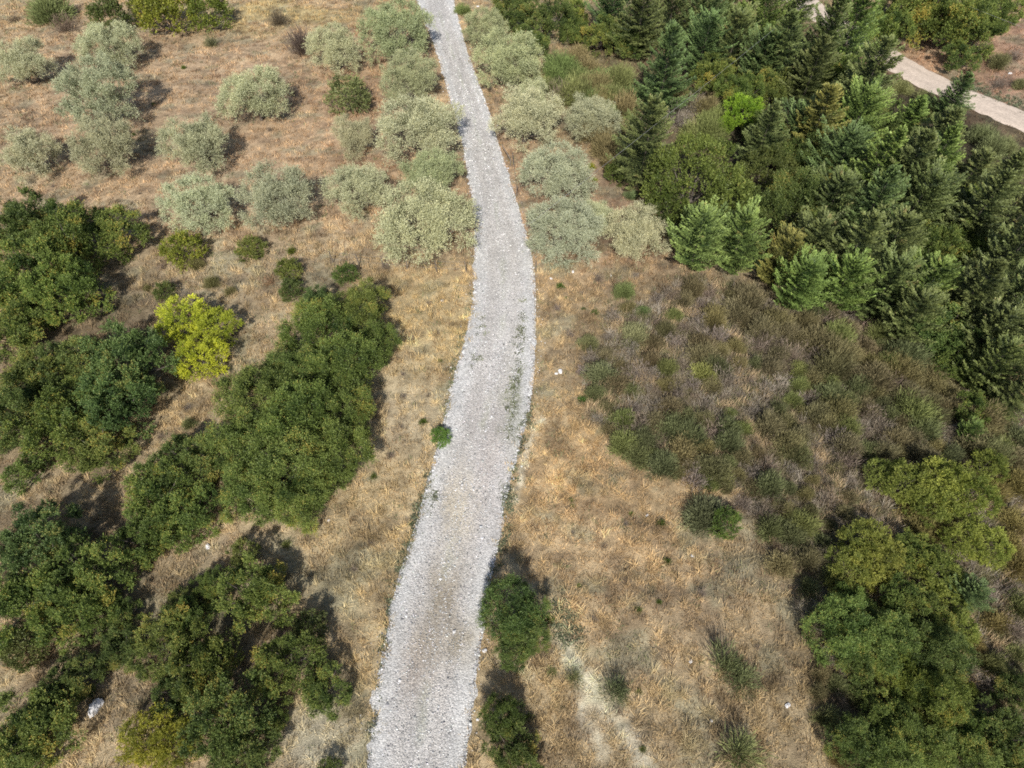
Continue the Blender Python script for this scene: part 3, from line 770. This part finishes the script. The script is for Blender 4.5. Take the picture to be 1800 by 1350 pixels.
# ------------------------------------------------------------------ shrubs and bushes standing alone
Y = (1.6, 1.5, .7)
for k, x, y, hw, lab, c, sz in [
 ('shrub',290,25,42,"yellow green bush at the top edge, left of its pair",Y,1),
 ('shrub',366,22,32,"yellow green bush at the top edge, right of its pair",(1.25,1.3,.7),1),
 ('shrub',258,14,26,"olive brown bush behind the yellow green pair",(1.1,1,.8),1),
 ('shrub',190,32,30,"dark green bush behind the silvery top left olive tree",(.85,.9,.8),1),
 ('broom',80,6,56,"green broom at the top left corner",(.9,1.15,.7),.9),
 ('dead',108,38,42,"brown dry bush below the green broom at the top left",(.6,.5,.45),.9),
 ('dead',20,30,22,"small brown dry bush at the top left edge",(.55,.5,.4),.8),
 ('withered',525,65,38,"bare purple-brown bush at the top of the grove",(.55,.47,.46),1.3),
 ('withered',488,28,24,"thin grey twiggy bush in the yellow grass at the top",(.6,.55,.45),1),
 ('shrub',612,172,36,"round grey green bush between grove olives",(1.35,1.35,1.6),.8),
 ('sapling',367,66,16,"small grey green sapling below the yellow green pair",(.8,.9,.7),1.2),
 ('shrub',320,440,31,"yellow green bush under the second column of olives",Y,.9),
 ('shrub',441,438,22,"small light green bush left of the little saplings",(1.3,1.3,.9),.8),
 ('shrub',511,440,15,"green sapling in the straw under the grove",(1.3,1.3,.8),1.6),
 ('shrub',508,475,20,"light green bush below the green sapling",(1.3,1.3,.9),1.1),
 ('dead',470,494,26,"tan dry domed bush in the straw under the grove",(1.05,.72,.5),.9),
 ('shrub',513,512,20,"dark green bush right of the tan dry bush",(.8,.9,.8),1),
 ('shrub',608,483,19,"round dark green bush alone in the straw",(.75,.95,.7),.9),
 ('shrub',288,514,17,"small green bush above the vivid yellow green pine",(.9,.95,.8),1),
 ('shrub',683,212,12,"yellowish shoots beside the third verge olive",Y,.8),
 ('shrub',774,768,17,"leafy green clump growing over the left road edge",(1.0,1.5,.9),.7),
 ('shrub',769,807,7,"small round weed on the left gravel margin",(.8,1.2,.8),.6),
 ('shrub',770,823,5,"tiny weed below the small round weed on the gravel",(.8,1.2,.8),.6),
 ('shrub',873,819,5,"tiny dark weed alone in the right half of the gravel",(.7,1.0,.7),.6),
 ('shrub',690,1118,6,"small weed on the left gravel edge, low in the photo",(.7,1.0,.7),.6),
 ('shrub',722,922,9,"green tuft in the straw beside the left road edge",(1,1.1,.7),.7),
 ('broom',815,14,20,"green broom at the top right edge of the road",(.85,1.15,.6),.9),
 ('shrub',1040,292,12,"bright yellow bush beside the grey olive tree",(2.4,2.2,.7),1.3),
 ('shrub',1046,315,9,"lower bright yellow shoots beside the grey olive tree",(2.4,2.2,.7),1.2),
 ('shrub',1083,306,20,"round dark green bush left of the wood's edge",(.85,.95,.7),.9),
 ('broom',1110,342,17,"tiny green broom at the foot of the round tree",(.8,1.2,.8),.8),
 ('spire',905,1075,54,"dark green bushy tree alone on the right road edge",(.8,.9,.9),.9),
 ('spire',915,1130,44,"lighter bushy tree touching the lone dark roadside tree from below",(.95,1,.9),.7),
 ('weed',965,1090,22,"light green shoots beside the lone roadside tree",(1,1.3,.6),.7),
 ('spire',880,1262,36,"dark green tree with pale tip below the lone roadside tree",(.9,.95,.8),1.2),
 ('oak',905,1325,52,"dark green tree at the bottom edge right of the road",D,1),
 ('shrub',928,1262,16,"small light green bush right of the pale tipped tree",(1.2,1.4,.8),.9),
 ('sapling',1010,1190,20,"small sparse green bush beside the chalky path",(.9,1,.7),1.1),
 ('sapling',1087,1212,34,"sparse grey green bush right of the chalky path",(.75,.95,.7),1.1),
 ('sapling',970,1182,12,"tiny green bush left of the chalky path",(.9,1.1,.6),1),
 ('sapling',1283,1165,40,"tall sparse broom with a long thin shadow",(.75,.95,.65),1.3),
 ('sapling',1310,1195,42,"low spreading broom at the foot of the tall sparse one",(.75,.95,.65),.7),
 ('sapling',1312,1325,48,"grey green bush at the bottom edge, with a big shadow",(.9,1.1,.7),1.2),
 ('broom',1242,905,52,"grey green broom on the straw slope",(.8,.9,.75),1),
 ('shrub',1276,920,24,"green shrub growing in the grey green broom",(.9,1.1,.75),1.1),
 ('broom',1268,838,32,"light green broom with a dark shadow above it",(1.05,1.2,.75),1),
 ('shrub',1122,1072,12,"small green tuft with a brown shadow on the straw",(.9,1.1,.8),1),
 ('shrub',1018,1030,9,"tiny green tuft above the chalky path",(1,1.3,.7),.8),
 ('shrub',1110,903,9,"tiny green tuft in the straw right of the road",(1,1.3,.7),.8),
 ('shrub',1006,890,8,"tiny green tuft in golden straw below the broom thicket",(1,1.3,.7),.8),
 ('shrub',878,994,7,"tiny green tuft on the right road edge",(.9,1.2,.7),.8),
 ('shrub',1130,1318,12,"small dark tuft near the bottom edge",(.9,1,.7),.8),
 ('shrub',996,524,9,"small round green bush near the road, above the broom thicket",(.7,.95,.8),.8),
 ('shrub',1026,543,8,"tiny green bush right of the small round one",(.7,.9,.8),.8),
 ('shrub',40,835,28,"low green bush with a dark shadow on the left straw bank",(.9,1.05,.8),.8),
 ('shrub',1005,880,8,"tiny tuft beside the golden straw",(1,1.2,.7),.8),
 ('shrub',580,1355,20,"sparse green bush at the chalky patch",(.8,.9,.7),1),
]: plant(k, x, y, hw, lab, c, sz)

# ------------------------------------------------------------------ the wood at the right
LM = [(1435,15,"pink earth patch"),(1570,92,"dirt track's bend"),(1678,150,"blue trackside conifer"),(1800,215,"track's right end"),(1610,105,"bare red soil"),(1308,200,"lit yellow green tree"),(1225,330,"big round tree"),
 (1172,128,"tall blue conifer"),(1140,255,"deep green conifer"),(1230,425,"palest corner fir"),(1345,432,"brown dry bush"),(1240,655,"brightest broom"),(1378,675,"whitish dead bush"),(1080,555,"tangled dead bush"),(1022,650,"upright dead bush"),
 (1525,575,"pinkish dead bush"),(1025,703,"leafy tip bush"),(1268,838,"light slope broom"),(1242,905,"grey slope broom"),(1530,980,"domed yellow-green clump"),(1650,860,"large yellow-green clump"),(1590,1185,"lowest yellow-green clump"),
 (1702,1040,"small bluish fir"),(1500,1120,"broad grey-green tree"),(1283,1165,"tall sparse broom"),(1312,1325,"bottom edge bush"),(1800,1350,"bottom right corner"),(1800,0,"top right corner"),(1800,650,"right edge's middle"),
 (900,110,"round verge olive"),(1038,208,"inner verge olive"),(1120,412,"corner olive"),(350,598,"vivid yellow pine"),(608,483,"round dark bush"),(470,494,"tan dry bush"),(445,172,"lone grove olive"),(905,1090,"lone roadside tree"),
 (168,1243,"white boulder"),(776,768,"leafy road-edge clump"),(575,1310,"chalky patch"),(1040,1240,"chalky path"),(1705,445,"light green leafy tree"),(1480,290,"bluest inner fir"),(1530,370,"bluish mid-wood conifer"),(1660,590,"grey-green wood tree"),(985,654,"white stone pair"),(220,303,"forked-trunk olive"),(366,22,"yellow-green bush pair"),(1240,25,"wood's top edge"),(50,272,"thin bent olive")]
FIXED = {(1705,445): "light green leafy tree standing among the darker firs", (1480,290): "bluest fir deep inside the wood", (1530,370): "bluish conifer in the middle of the wood", (1660,590): "grey green leafy tree at the wood's lower edge", (1676,170): "blue green conifer overlapping the dirt track", (1702,1040): "small bluish fir between yellow green clumps", (1480,1110): "broad grey green tree with black shade on its left"}
W_DESC = {'conifer': "conifer", 'fir': "broad fir", 'oak': "leafy tree", 'spire': "bushy tree", 'round': "round topped tree", 'bright': "yellow green tree", 'broom': "broom bush", 'sapling': "wispy shrub", 'weed': "little weed", 'dead': "dead bush", 'shrub': "shrub"}
used = set()
def rel(dx, dy):
    a = math.degrees(math.atan2(-dy, dx)) % 360
    return ["right of", "above right of", "above", "above left of", "left of", "below left of", "below", "below right of"][int((a+22.5)//45) % 8]
def auto(k, x, y, hw, c, sz, desc=None):
    tone = "bluish " if c[2] > 1.15*c[0] else "brownish " if c[0] > 1.18*c[1] else "light green " if c[1] > 1.35 else "dark green " if c[1] < .95 else "olive " if c[0] > c[1] else "green "
    if k == 'dead': tone = "grey " if c[0] < .9 else "pale grey "
    if k == 'bright': tone = ""
    near = sorted([(math.hypot(x-a, (y-b)), a, b, n) for a, b, n in LM if math.hypot(x-a, y-b) > 12])
    cands = []
    for d, a, b, n in near[:4]:
        adv = "just " if d < 60 else ""
        base = tone+W_DESC[k]+" "+adv+rel(x-a, y-b)+" the "+n
        cands.append(base)
        for d2, a2, b2, n2 in near[:9]:
            if n2 != n and d2 < 420:
                v1 = (x-a, y-b); v2 = (a2-x, b2-y)
                if (v1[0]*v2[0]+v1[1]*v2[1])/(math.hypot(*v1)*math.hypot(*v2)+1e-6) > .3: cands.append(base+", towards the "+n2)
        for d2, a2, b2, n2 in near[:6]:
            if n2 != n: cands.append(base+", "+rel(x-a2, y-b2)+" the "+n2)
    size = "large " if hw > {'broom': 44, 'dead': 40, 'bright': 36}.get(k, 52) else "small " if hw < {'broom': 30, 'dead': 30, 'bright': 31}.get(k, 44) else ""
    cands = [z_ for q in cands for z_ in (q, size+q)]
    cands = [q for q in cands if 4 <= len(q.replace('-', ' ').split()) <= 16]
    lab = next((q for q in cands if q not in used), cands[0])
    if (x, y) in FIXED: lab = FIXED[(x, y)]
    used.add(lab)
    plant(k, x, y, hw, lab, c, sz)
N_ = (1, 1, 1); BLU = (.92, 1.1, 1.12); LT = (1.18, 1.36, 1.0); BR = (1.4, 1.12, .9)
for a in [
 ('oak',905,22,44,D,1),('oak',960,38,44,N_,1),('oak',940,75,34,N_,1),('oak',1010,28,30,L,1.2),('oak',1012,62,28,B,1),
 ('fir',1075,16,44,BLU,1),('conifer',1130,30,44,N_,1),('fir',1185,20,46,N_,1),('fir',1240,25,46,BLU,1),('oak',1290,30,42,N_,1.1),('fir',1345,25,46,LT,1),('conifer',1395,20,36,N_,1),
 ('oak',1060,65,36,OL,1),('oak',1105,75,40,N_,1),('fir',1235,85,44,BLU,1),('fir',1290,80,44,N_,1),('oak',1255,135,40,OL,1),('fir',1335,110,42,BLU,1),('oak',1300,165,42,B,1),('conifer',1370,85,44,N_,1),('oak',1360,160,40,OL,1),
 ('oak',1195,170,26,N_,1),
 ('conifer',1440,75,50,N_,1.1),('conifer',1500,60,56,LT,1.1),('oak',1552,60,44,B,1.2),('oak',1465,150,46,B,1.2),('conifer',1525,150,56,N_,1),('conifer',1430,130,40,D,1),
 ('oak',1640,30,66,OL,1),('oak',1700,50,62,OL,1),('oak',1745,20,50,L,.9),('oak',1690,100,34,N_,.9),('oak',1590,15,40,D,1),
 ('conifer',1676,170,32,BLU,.9),('conifer',1648,240,52,N_,.75),('conifer',1595,215,42,LT,.8),('oak',1560,235,50,N_,1.2),('fir',1500,220,50,LT,1),('conifer',1440,225,50,BR,1),('fir',1390,235,46,BLU,1),('conifer',1345,240,40,N_,1),
 ('oak',1340,225,38,B,1),('conifer',1585,300,58,N_,1),('conifer',1530,300,54,LT,1),('fir',1480,290,52,BLU,1),('oak',1425,295,50,N_,1.2),('conifer',1640,300,56,LT,1),('conifer',1700,318,50,N_,.8),('conifer',1772,318,44,N_,.8),
 ('round',1345,310,52,B,1),('spire',1395,370,52,D,1.2),('fir',1460,365,56,N_,1),('conifer',1530,370,56,BLU,1),('fir',1600,365,56,N_,1),('oak',1665,375,54,B,1.2),('conifer',1730,370,56,N_,1),('conifer',1790,375,50,D,1),
 ('fir',1372,460,46,BR,1),('fir',1430,440,50,N_,1),('conifer',1500,445,56,N_,1),('fir',1565,440,54,N_,1),('oak',1635,445,50,B,1.2),('oak',1705,445,56,L,1),('conifer',1780,450,56,D,1),
 ('fir',1400,500,46,LT,1),('fir',1480,505,50,LT,1),('fir',1555,510,56,N_,1),('fir',1630,515,56,LT,1),('conifer',1710,515,58,D,1),('conifer',1775,520,58,N_,1),
 ('oak',1660,590,60,(1.1,1.2,1.2),1),('fir',1600,560,46,N_,1),('fir',1735,585,56,N_,1),('fir',1790,600,54,D,1),('fir',1740,650,50,B,1),('oak',1690,640,46,B,.9),
 ('oak',1715,715,36,L,1),('conifer',1790,680,40,D,1),('fir',1705,760,20,LT,1),
]: auto(*a)
for k, x, y, hw, lab, c, sz in [
 ('conifer',1172,128,46,"tall blue green conifer at the left tip of the wood",BLU,1.15),
 ('conifer',1140,255,54,"wide deep green conifer with black shade on its left",N_,1),
 ('fir',1230,425,50,"pale blue green fir at the lower left corner of the wood",(1.35,1.5,1.3),1.1),
 ('fir',1300,430,48,"pale green fir beside the blue green corner one",(1.35,1.45,1.2),1.1),
 ('round',1225,330,88,"large round olive green tree with a bare purple patch",(1.05,1.15,.8),1),
 ('round',1180,375,40,"small round lobe tree at the left of the large round tree",(.9,1,.7),1),
 ('round',1290,365,50,"round tree right below the large round one",(1,1.1,.8),1),
 ('dead',1345,438,30,"brown dry bush among the pale firs",(.55,.45,.3),1),
 ('bright',1308,200,32,"yellow green leafy tree lit up in the dark wood",(.62,.85,.8),1),
 ('bright',1275,222,15,"small yellow green shoots left of the lit up tree",(.62,.85,.8),1.2),
]: plant(k, x, y, hw, lab, c, sz)
BRB = (1.05, .95, .75)
for a in [
 ('bright',1520,955,40,(0.67,0.66,1.3),.9),('bright',1555,985,38,(0.67,0.66,1.3),.9),('bright',1490,1000,36,(0.61,0.61,1.3),.9),('bright',1525,1000,36,(0.67,0.66,1.3),.9),('bright',1475,1035,24,(0.61,0.58,1.3),.9),
 ('bright',1590,855,40,(0.61,0.64,1.3),1),('bright',1650,850,46,(0.67,0.69,1.3),1),('bright',1700,870,44,(0.67,0.69,1.3),1),('bright',1640,890,36,(0.61,0.64,1.3),1),('bright',1545,835,28,(0.55,0.61,1.3),1),('bright',1735,820,30,(0.61,0.64,1.3),1),
 ('bright',1690,955,34,(0.67,0.69,1.3),.9),('bright',1740,960,34,(0.67,0.69,1.3),.9),('bright',1650,1010,36,(0.61,0.66,1.3),.9),('bright',1680,1110,34,(0.61,0.66,1.3),.9),('bright',1670,1060,28,(0.61,0.66,1.3),.9),('bright',1595,1165,30,(0.67,0.72,1.3),.9),('bright',1605,1200,32,(0.67,0.72,1.3),.9),('bright',1565,1195,26,(0.61,0.66,1.3),.9),('bright',1702,1212,16,(0.67,0.69,1.3),.9),
 ('oak',1610,975,42,OL,.9),('spire',1480,1110,56,(1.1,1.15,1.1),.9),('spire',1545,1125,54,(1.15,1.15,1.1),.9),('oak',1505,1165,46,(1.1,1.1,1.1),.9),('oak',1580,1060,46,B,1),('oak',1625,1090,46,OL,1),('fir',1702,1040,34,BLU,.9),('spire',1650,1155,50,D,1),('oak',1500,1060,40,B,1),
 ('spire',1650,1230,46,(1.3,1.2,1.0),1.1),('oak',1560,1262,46,(1.15,1.15,1.0),.9),('spire',1500,1310,46,(.95,1,.9),.8),('sapling',1600,1235,32,(1,1.2,.7),.8),('spire',1625,1315,50,(1.2,1.15,1.0),.9),('oak',1692,1290,46,(1,1.05,.9),1.1),('sapling',1530,1285,34,(1,1.15,.7),.8),('broom',1650,1275,50,(1.1,1.2,.7),1.3),('oak',1765,1290,56,D,1),('oak',1790,1220,40,D,1),('spire',1560,1335,50,B,.8),('spire',1700,1345,50,B,.8),
 ('oak',1775,1345,50,D,1),
]: auto(*a)

# ------------------------------------------------------------------ broom thicket on the right slope
def inside(x, y, poly):
    c = False; n = len(poly); j = n-1
    for i in range(n):
        if (poly[i][1] > y) != (poly[j][1] > y) and x < (poly[j][0]-poly[i][0])*(y-poly[i][1])/(poly[j][1]-poly[i][1])+poly[i][0]: c = not c
        j = i
    return c
TH = [(1015,640),(1060,600),(1090,545),(1180,505),(1290,500),(1400,520),(1520,555),(1600,590),(1640,640),(1680,700),(1770,720),(1800,760),(1795,820),(1700,800),(1560,800),(1510,860),(1470,930),(1400,930),(1380,1010),(1340,900),(1200,830),(1090,790),(1030,720)]
rb = random.Random(21)
BC = [(.8,.95,.65),(.95,.92,.75),(.68,.82,.6),(1.05,1.0,.7),(.9,.8,.7),(.9,1.1,.6),(.7,.72,.55),(1.0,.95,.85),(1.15,1.1,.85)]
DC = [(.75,.72,.7),(.9,.87,.84),(.65,.58,.52),(.8,.74,.68)]
pts = []
def scatter(poly, n, dmin, h0, h1, pd, desc, tries=20000, cols=BC):
    x0 = min(p[0] for p in poly); x1 = max(p[0] for p in poly); y0 = min(p[1] for p in poly); y1 = max(p[1] for p in poly); m_ = 0
    for _ in range(tries):
        if m_ >= n: break
        x, y = rb.uniform(x0, x1), rb.uniform(y0, y1)
        if not inside(x, y, poly) or any((x-a)**2+(y-b)**2 < dmin*dmin for a, b in pts): continue
        pts.append((x, y)); m_ += 1
        dead = rb.random() < pd
        auto('dead' if dead else 'weed' if h1 <= 18 else 'broom', x, y, h0+(h1-h0)*rb.random()**1.4, rb.choice(DC if dead else cols), rb.uniform(.95, 1.5), ("dead grey bush" if dead else "broom bush")+desc)
for a in [('broom',1035,600,26,(1,1.1,.8),1,'broom bush with a dark shadow, nearest the road in the thicket'),('dead',1080,555,28,(1,.95,.95),1,'grey dead bush of tangled twigs at the top left of the thicket'),('broom',1120,590,34,(1.1,1.2,1),1,'pale grey green broom right of the tangled dead bush'),('dead',1022,650,18,(1.15,1.1,1.15),1.4,'pale upright dead bush at the left tip of the thicket'),('broom',1060,660,36,(.85,1,.8),1,'grey green broom behind the pale upright dead bush'),
 ('broom',1130,545,18,(.7,1.05,.6),1,'small vivid green broom above the thicket'),('broom',1100,510,24,(.8,1.05,.6),.8,'low green broom at the top edge of the thicket'),('dead',1190,600,26,(.95,.9,.9),1,'grey dead bush beside a brown patch in the thicket'),('broom',1240,655,32,(1.4,1.6,.8),1,'yellow green broom, brightest in the thicket'),('dead',1378,675,28,(1.25,1.2,1.15),1,'whitish dead bush in the middle of the thicket'),('shrub',1025,703,15,(.75,1.1,.8),1,'leafy green bush at the lower left tip of the thicket'),('dead',1525,575,28,(.9,.75,.68),1,'pinkish brown dead bush at the upper right of the thicket')]:
    plant(a[0], a[1], a[2], a[3]*1.1, a[6], a[4], a[5]); pts.append((a[1], a[2]))
scatter([(1280,500),(1400,520),(1520,555),(1600,590),(1640,640),(1680,700),(1770,720),(1800,760),(1795,820),(1700,800),(1560,800),(1500,800),(1420,720),(1330,620)], 105, 25, 24, 48, .18, " in the thicket")
scatter(TH, 175, 25, 18, 42, .42, " in the thicket")
scatter([(930,130),(1010,90),(1060,110),(1110,130),(1120,200),(1080,240),(1080,280),(1010,165),(960,165)], 24, 21, 30, 46, .12, " between olives and wood", cols=[(.8,1.15,.6),(1,1.2,.7),(1.1,1,.75)])
scatter([(1180,170),(1260,160),(1290,185),(1250,230),(1215,240),(1180,210)], 8, 22, 28, 40, .2, " in the clearing of the wood", cols=[(.95,1.15,.65),(1.1,1,.75)])
scatter([(1700,640),(1800,690),(1800,1000),(1750,880),(1720,740)], 9, 38, 30, 46, .2, " at the right edge", cols=[(1.15,1,.6),(1.2,1.1,.65)])
scatter([(1750,960),(1800,980),(1800,1200),(1720,1230),(1680,1160),(1720,1080)], 12, 36, 28, 44, .45, " at the right edge", cols=[(1.15,1.05,.65),(1,1.15,.7)])
scatter([(1600,890),(1680,900),(1660,940),(1590,930)], 3, 36, 34, 46, 0, " among yellow green trees", cols=[(1.1,1,.6)])
scatter([(1440,1180),(1500,1190),(1480,1260),(1440,1240)], 4, 26, 22, 30, .4, " beside the lower wood")
scatter([(1720,70),(1800,20),(1800,170),(1760,160),(1730,130)], 6, 26, 18, 28, .6, " on the bare soil bank", cols=[(.9,.95,.7)])
scatter([(1715,220),(1760,240),(1800,270),(1750,270)], 3, 22, 30, 40, 0, " beside the dirt track", cols=[(.9,1.1,.8)])
scatter([(1570,130),(1610,160),(1650,180),(1640,200),(1590,170)], 3, 20, 18, 26, 0, " beside the dirt track", cols=[(1.15,1.3,.9)])
scatter([(1450,1060),(1700,1060),(1760,1250),(1720,1340),(1460,1340),(1440,1200)], 16, 34, 26, 42, .25, " between the lower trees", cols=[(.9,1.1,.65),(1.1,1,.7),(.8,1,.6)])
scatter([(1360,860),(1440,900),(1430,1040),(1390,1000)], 6, 36, 28, 40, .35, " below the thicket")
scatter([(1440,930),(1480,960),(1470,1040),(1430,1050)], 3, 30, 26, 36, .4, " left of the yellow green trees")
scatter([(270,450),(420,470),(430,520),(250,520),(230,490)], 7, 30, 10, 20, .7, " in straw below the grove", cols=[(.9,.9,.6)])
scatter([(380,640),(330,760),(290,800),(270,770),(340,680)], 4, 26, 12, 22, .8, " in the straw gap")
scatter([(960,490),(1150,480),(1080,540),(990,600)], 8, 24, 8, 16, .4, " on straw right of the road", cols=[(.8,1.1,.7)])
scatter([(950,900),(1180,900),(1400,1080),(1380,1240),(1100,1330),(1000,1140)], 16, 50, 8, 18, .5, " on the straw slope", cols=[(.8,1,.6)])
scatter([(640,450),(800,480),(780,700),(690,820),(640,1000),(560,1050),(640,880),(690,650)], 16, 34, 7, 15, .6, " on straw left of the road", cols=[(.9,1.05,.6)])
scatter([(60,20),(450,60),(560,320),(250,420),(10,330)], 14, 50, 5, 10, .5, " on grove ground", cols=[(.9,1.1,.6)])

# ------------------------------------------------------------------ white stones lying about, fence, cables
m, nt, b = new_mat("white_limestone"); M['stone'] = m
nz = node(nt, "ShaderNodeTexNoise"); nz.inputs["Scale"].default_value = 7; nz.inputs["Detail"].default_value = 6
nt.links.new(mixc(nt, (.35, .34, .33), (.82, .81, .80), nz.outputs[0]), b.inputs["Base Color"]); b.inputs["Roughness"].default_value = .85
def stone(px, py, r, label, seed):
    x, y, z = pixel_ground(px, py); rr = R(seed)
    n1 = 9; n2 = 14; vs = []
    for i in range(n1+1):
        th = math.pi*i/n1
        for k in range(n2):
            ph = 2*math.pi*k/n2; d = np.array([math.sin(th)*math.cos(ph), math.sin(th)*math.sin(ph), math.cos(th)])
            q = 1+.55*(fbm(np.array([d[0]*1.7+seed]), np.array([d[1]*1.7+d[2]*1.3]), seed, 4)[0]-.5)*2
            d = d*q; d = np.round(d*3.2+rr.normal(0, .14, 3))/3.2*.55+d*.45
            vs.append(d*[r, r*.72, r*.5])
    I_ = np.arange((n1+1)*n2).reshape(n1+1, n2); J = np.roll(I_, -1, 1)
    F_ = np.stack([I_[:-1], I_[1:], J[1:], J[:-1]], -1).reshape(-1, 4)
    o = obj("stone", mesh("stone", np.array(vs), F_, None, M['stone']), None, (x, y, z+r*.25), rr.rand()*6)
    tag(o, label, "stone", "white stones lying in the straw")
stone(170,1243,.42,"white jagged boulder between the trees at the lower left",1)
stone(985,654,.20,"larger white stone right of the road beside the broom thicket",2)
stone(978,657,.13,"smaller white stone touching the larger one right of the road",3)
stone(366,961,.17,"white stone on the straw above the domed lobed tree",4)
stone(778,529,.13,"white stone alone in the straw left of the road",5)
stone(22,1120,.18,"white stone at the left edge above the dark shrub",6)
stone(1007,478,.14,"white stone below the lowest right verge olive, left of its pair",7)
stone(1074,484,.12,"white stone below the corner olive, right of its pair",8)
stone(969,490,.14,"white stone close to the right road edge under the olives",9)
stone(1384,1240,.14,"white stone on the straw near the lower wood",10)
stone(1214,1163,.11,"white stone left of the tall sparse broom",11)
stone(1137,906,.10,"pale stone on the golden straw slope",12)
stone(1218,978,.12,"white stone below the grey green broom of the slope",13)
stone(852,1144,.14,"white stone at the right road edge below the lone tree",14)
stone(840,1265,.08,"white pebble beside the pale tipped tree",15)
stone(835,515,.16,"white stone at the left road edge below the olives",16)
stone(834,528,.10,"small white stone just below the left road edge stone",17)
stone(1250,1268,.10,"white stone above the bottom edge bush",18)
stone(578,915,.09,"small white stone right below the central clump",19)
stone(1775,130,.22,"white stone upon the bare soil bank",20)
stone(840,12,.18,"white stone beside the green broom at the top of the road",21)

m, nt, b = new_mat("weathered_post"); M['post'] = m
nz = node(nt, "ShaderNodeTexNoise"); nz.inputs["Scale"].default_value = 20
nt.links.new(mixc(nt, (.09, .075, .06), (.22, .19, .16), nz.outputs[0]), b.inputs["Base Color"]); b.inputs["Roughness"].default_value = .85
m, nt, b = new_mat("galvanised_wire"); M['wire'] = m
b.inputs["Base Color"].default_value = (.28, .27, .26, 1); b.inputs["Metallic"].default_value = .7; b.inputs["Roughness"].default_value = .5
def fence(pts_, label, rot):
    P = [pixel_ground(*p) for p in pts_]
    e = obj("wire_fence", None, None, P[0]); tag(e, label, "fence", "wire fences of the olive grove")
    tops = []
    for i, p in enumerate(P):
        q = Vector(p)-Vector(P[0]); lean = Vector((random.Random(i+rot).uniform(-.12, .12), random.Random(i+rot+9).uniform(-.1, .1), 1.45))
        v, f = tubes([([tuple(q+Vector((0, 0, -.3))), tuple(q+lean*.5), tuple(q+lean)], [.05, .045, .04])])
        obj("post", mesh("post", v, f, None, M['post'], True), e); tops.append((q, lean))
    for hgt_ in (.35, .68, .95):
        path = []
        for (a1, l1), (a2, l2) in zip(tops[:-1], tops[1:]):
            p1 = a1+l1*hgt_; p2 = a2+l2*hgt_
            path.append(([tuple(p1), tuple((p1+p2)/2+Vector((0, 0, -.06))), tuple(p2)], [.006]*3))
        v, f = tubes(path, 4); obj("strand", mesh("strand", v, f, None, M['wire'], True), e)
fence([(586,462),(632,466),(674,470),(716,474),(768,478),(820,480)], "thin wire fence crossing the straw along the foot of the olive grove", 3)
fence([(942,478),(926,398),(908,345),(903,290),(880,210),(862,160)], "wire fence behind the right road verge beside the olives", 40)
x, y, z = pixel_ground(896, 292)
v, f = tubes([([(0,0,-.2),(.1,.2,.6),(-.75,1.3,1.5)], [.06,.05,.04])])
tag(obj("prop_pole", mesh("prop_pole", v, f, None, M['post'], True), None, (x, y, z)), "slanting bare pole leaning on the right verge fence", "pole")
m, nt, b = new_mat("cable_sheath"); M['cable'] = m
b.inputs["Base Color"].default_value = (.3, .3, .29, 1); b.inputs["Roughness"].default_value = .5
def cable(p0, p1, z0, e0, e1, label):
    a1 = np.array([*flat(p0[0], p0[1], z0), z0]); a2 = np.array([*flat(p1[0], p1[1], z0), z0]); a1[2] -= SLOPE*a1[1]; a2[2] -= SLOPE*a2[1]; d = a2-a1; L_ = np.linalg.norm(d); d /= L_
    n = 30; P = [tuple(a1+d*t) for t in np.linspace(-e0, L_+e1, n)]
    P = [(p[0], p[1], p[2]+((i/(n-1)-.5)**2*4)*1.0) for i, p in enumerate(P)]
    v, f = tubes([(P, [.009]*n)], 5)
    tag(obj("power_cable", mesh("power_cable", v, f, None, M['cable'], True)), label, "cable", "overhead cables above the wood")
cable((1205,182),(1330,78),7.0,25,90,"thin pale overhead cable crossing the upper part of the wood")
cable((1745,28),(1800,50),6.0,90,60,"dark thin overhead cable over the soil bank, top right")
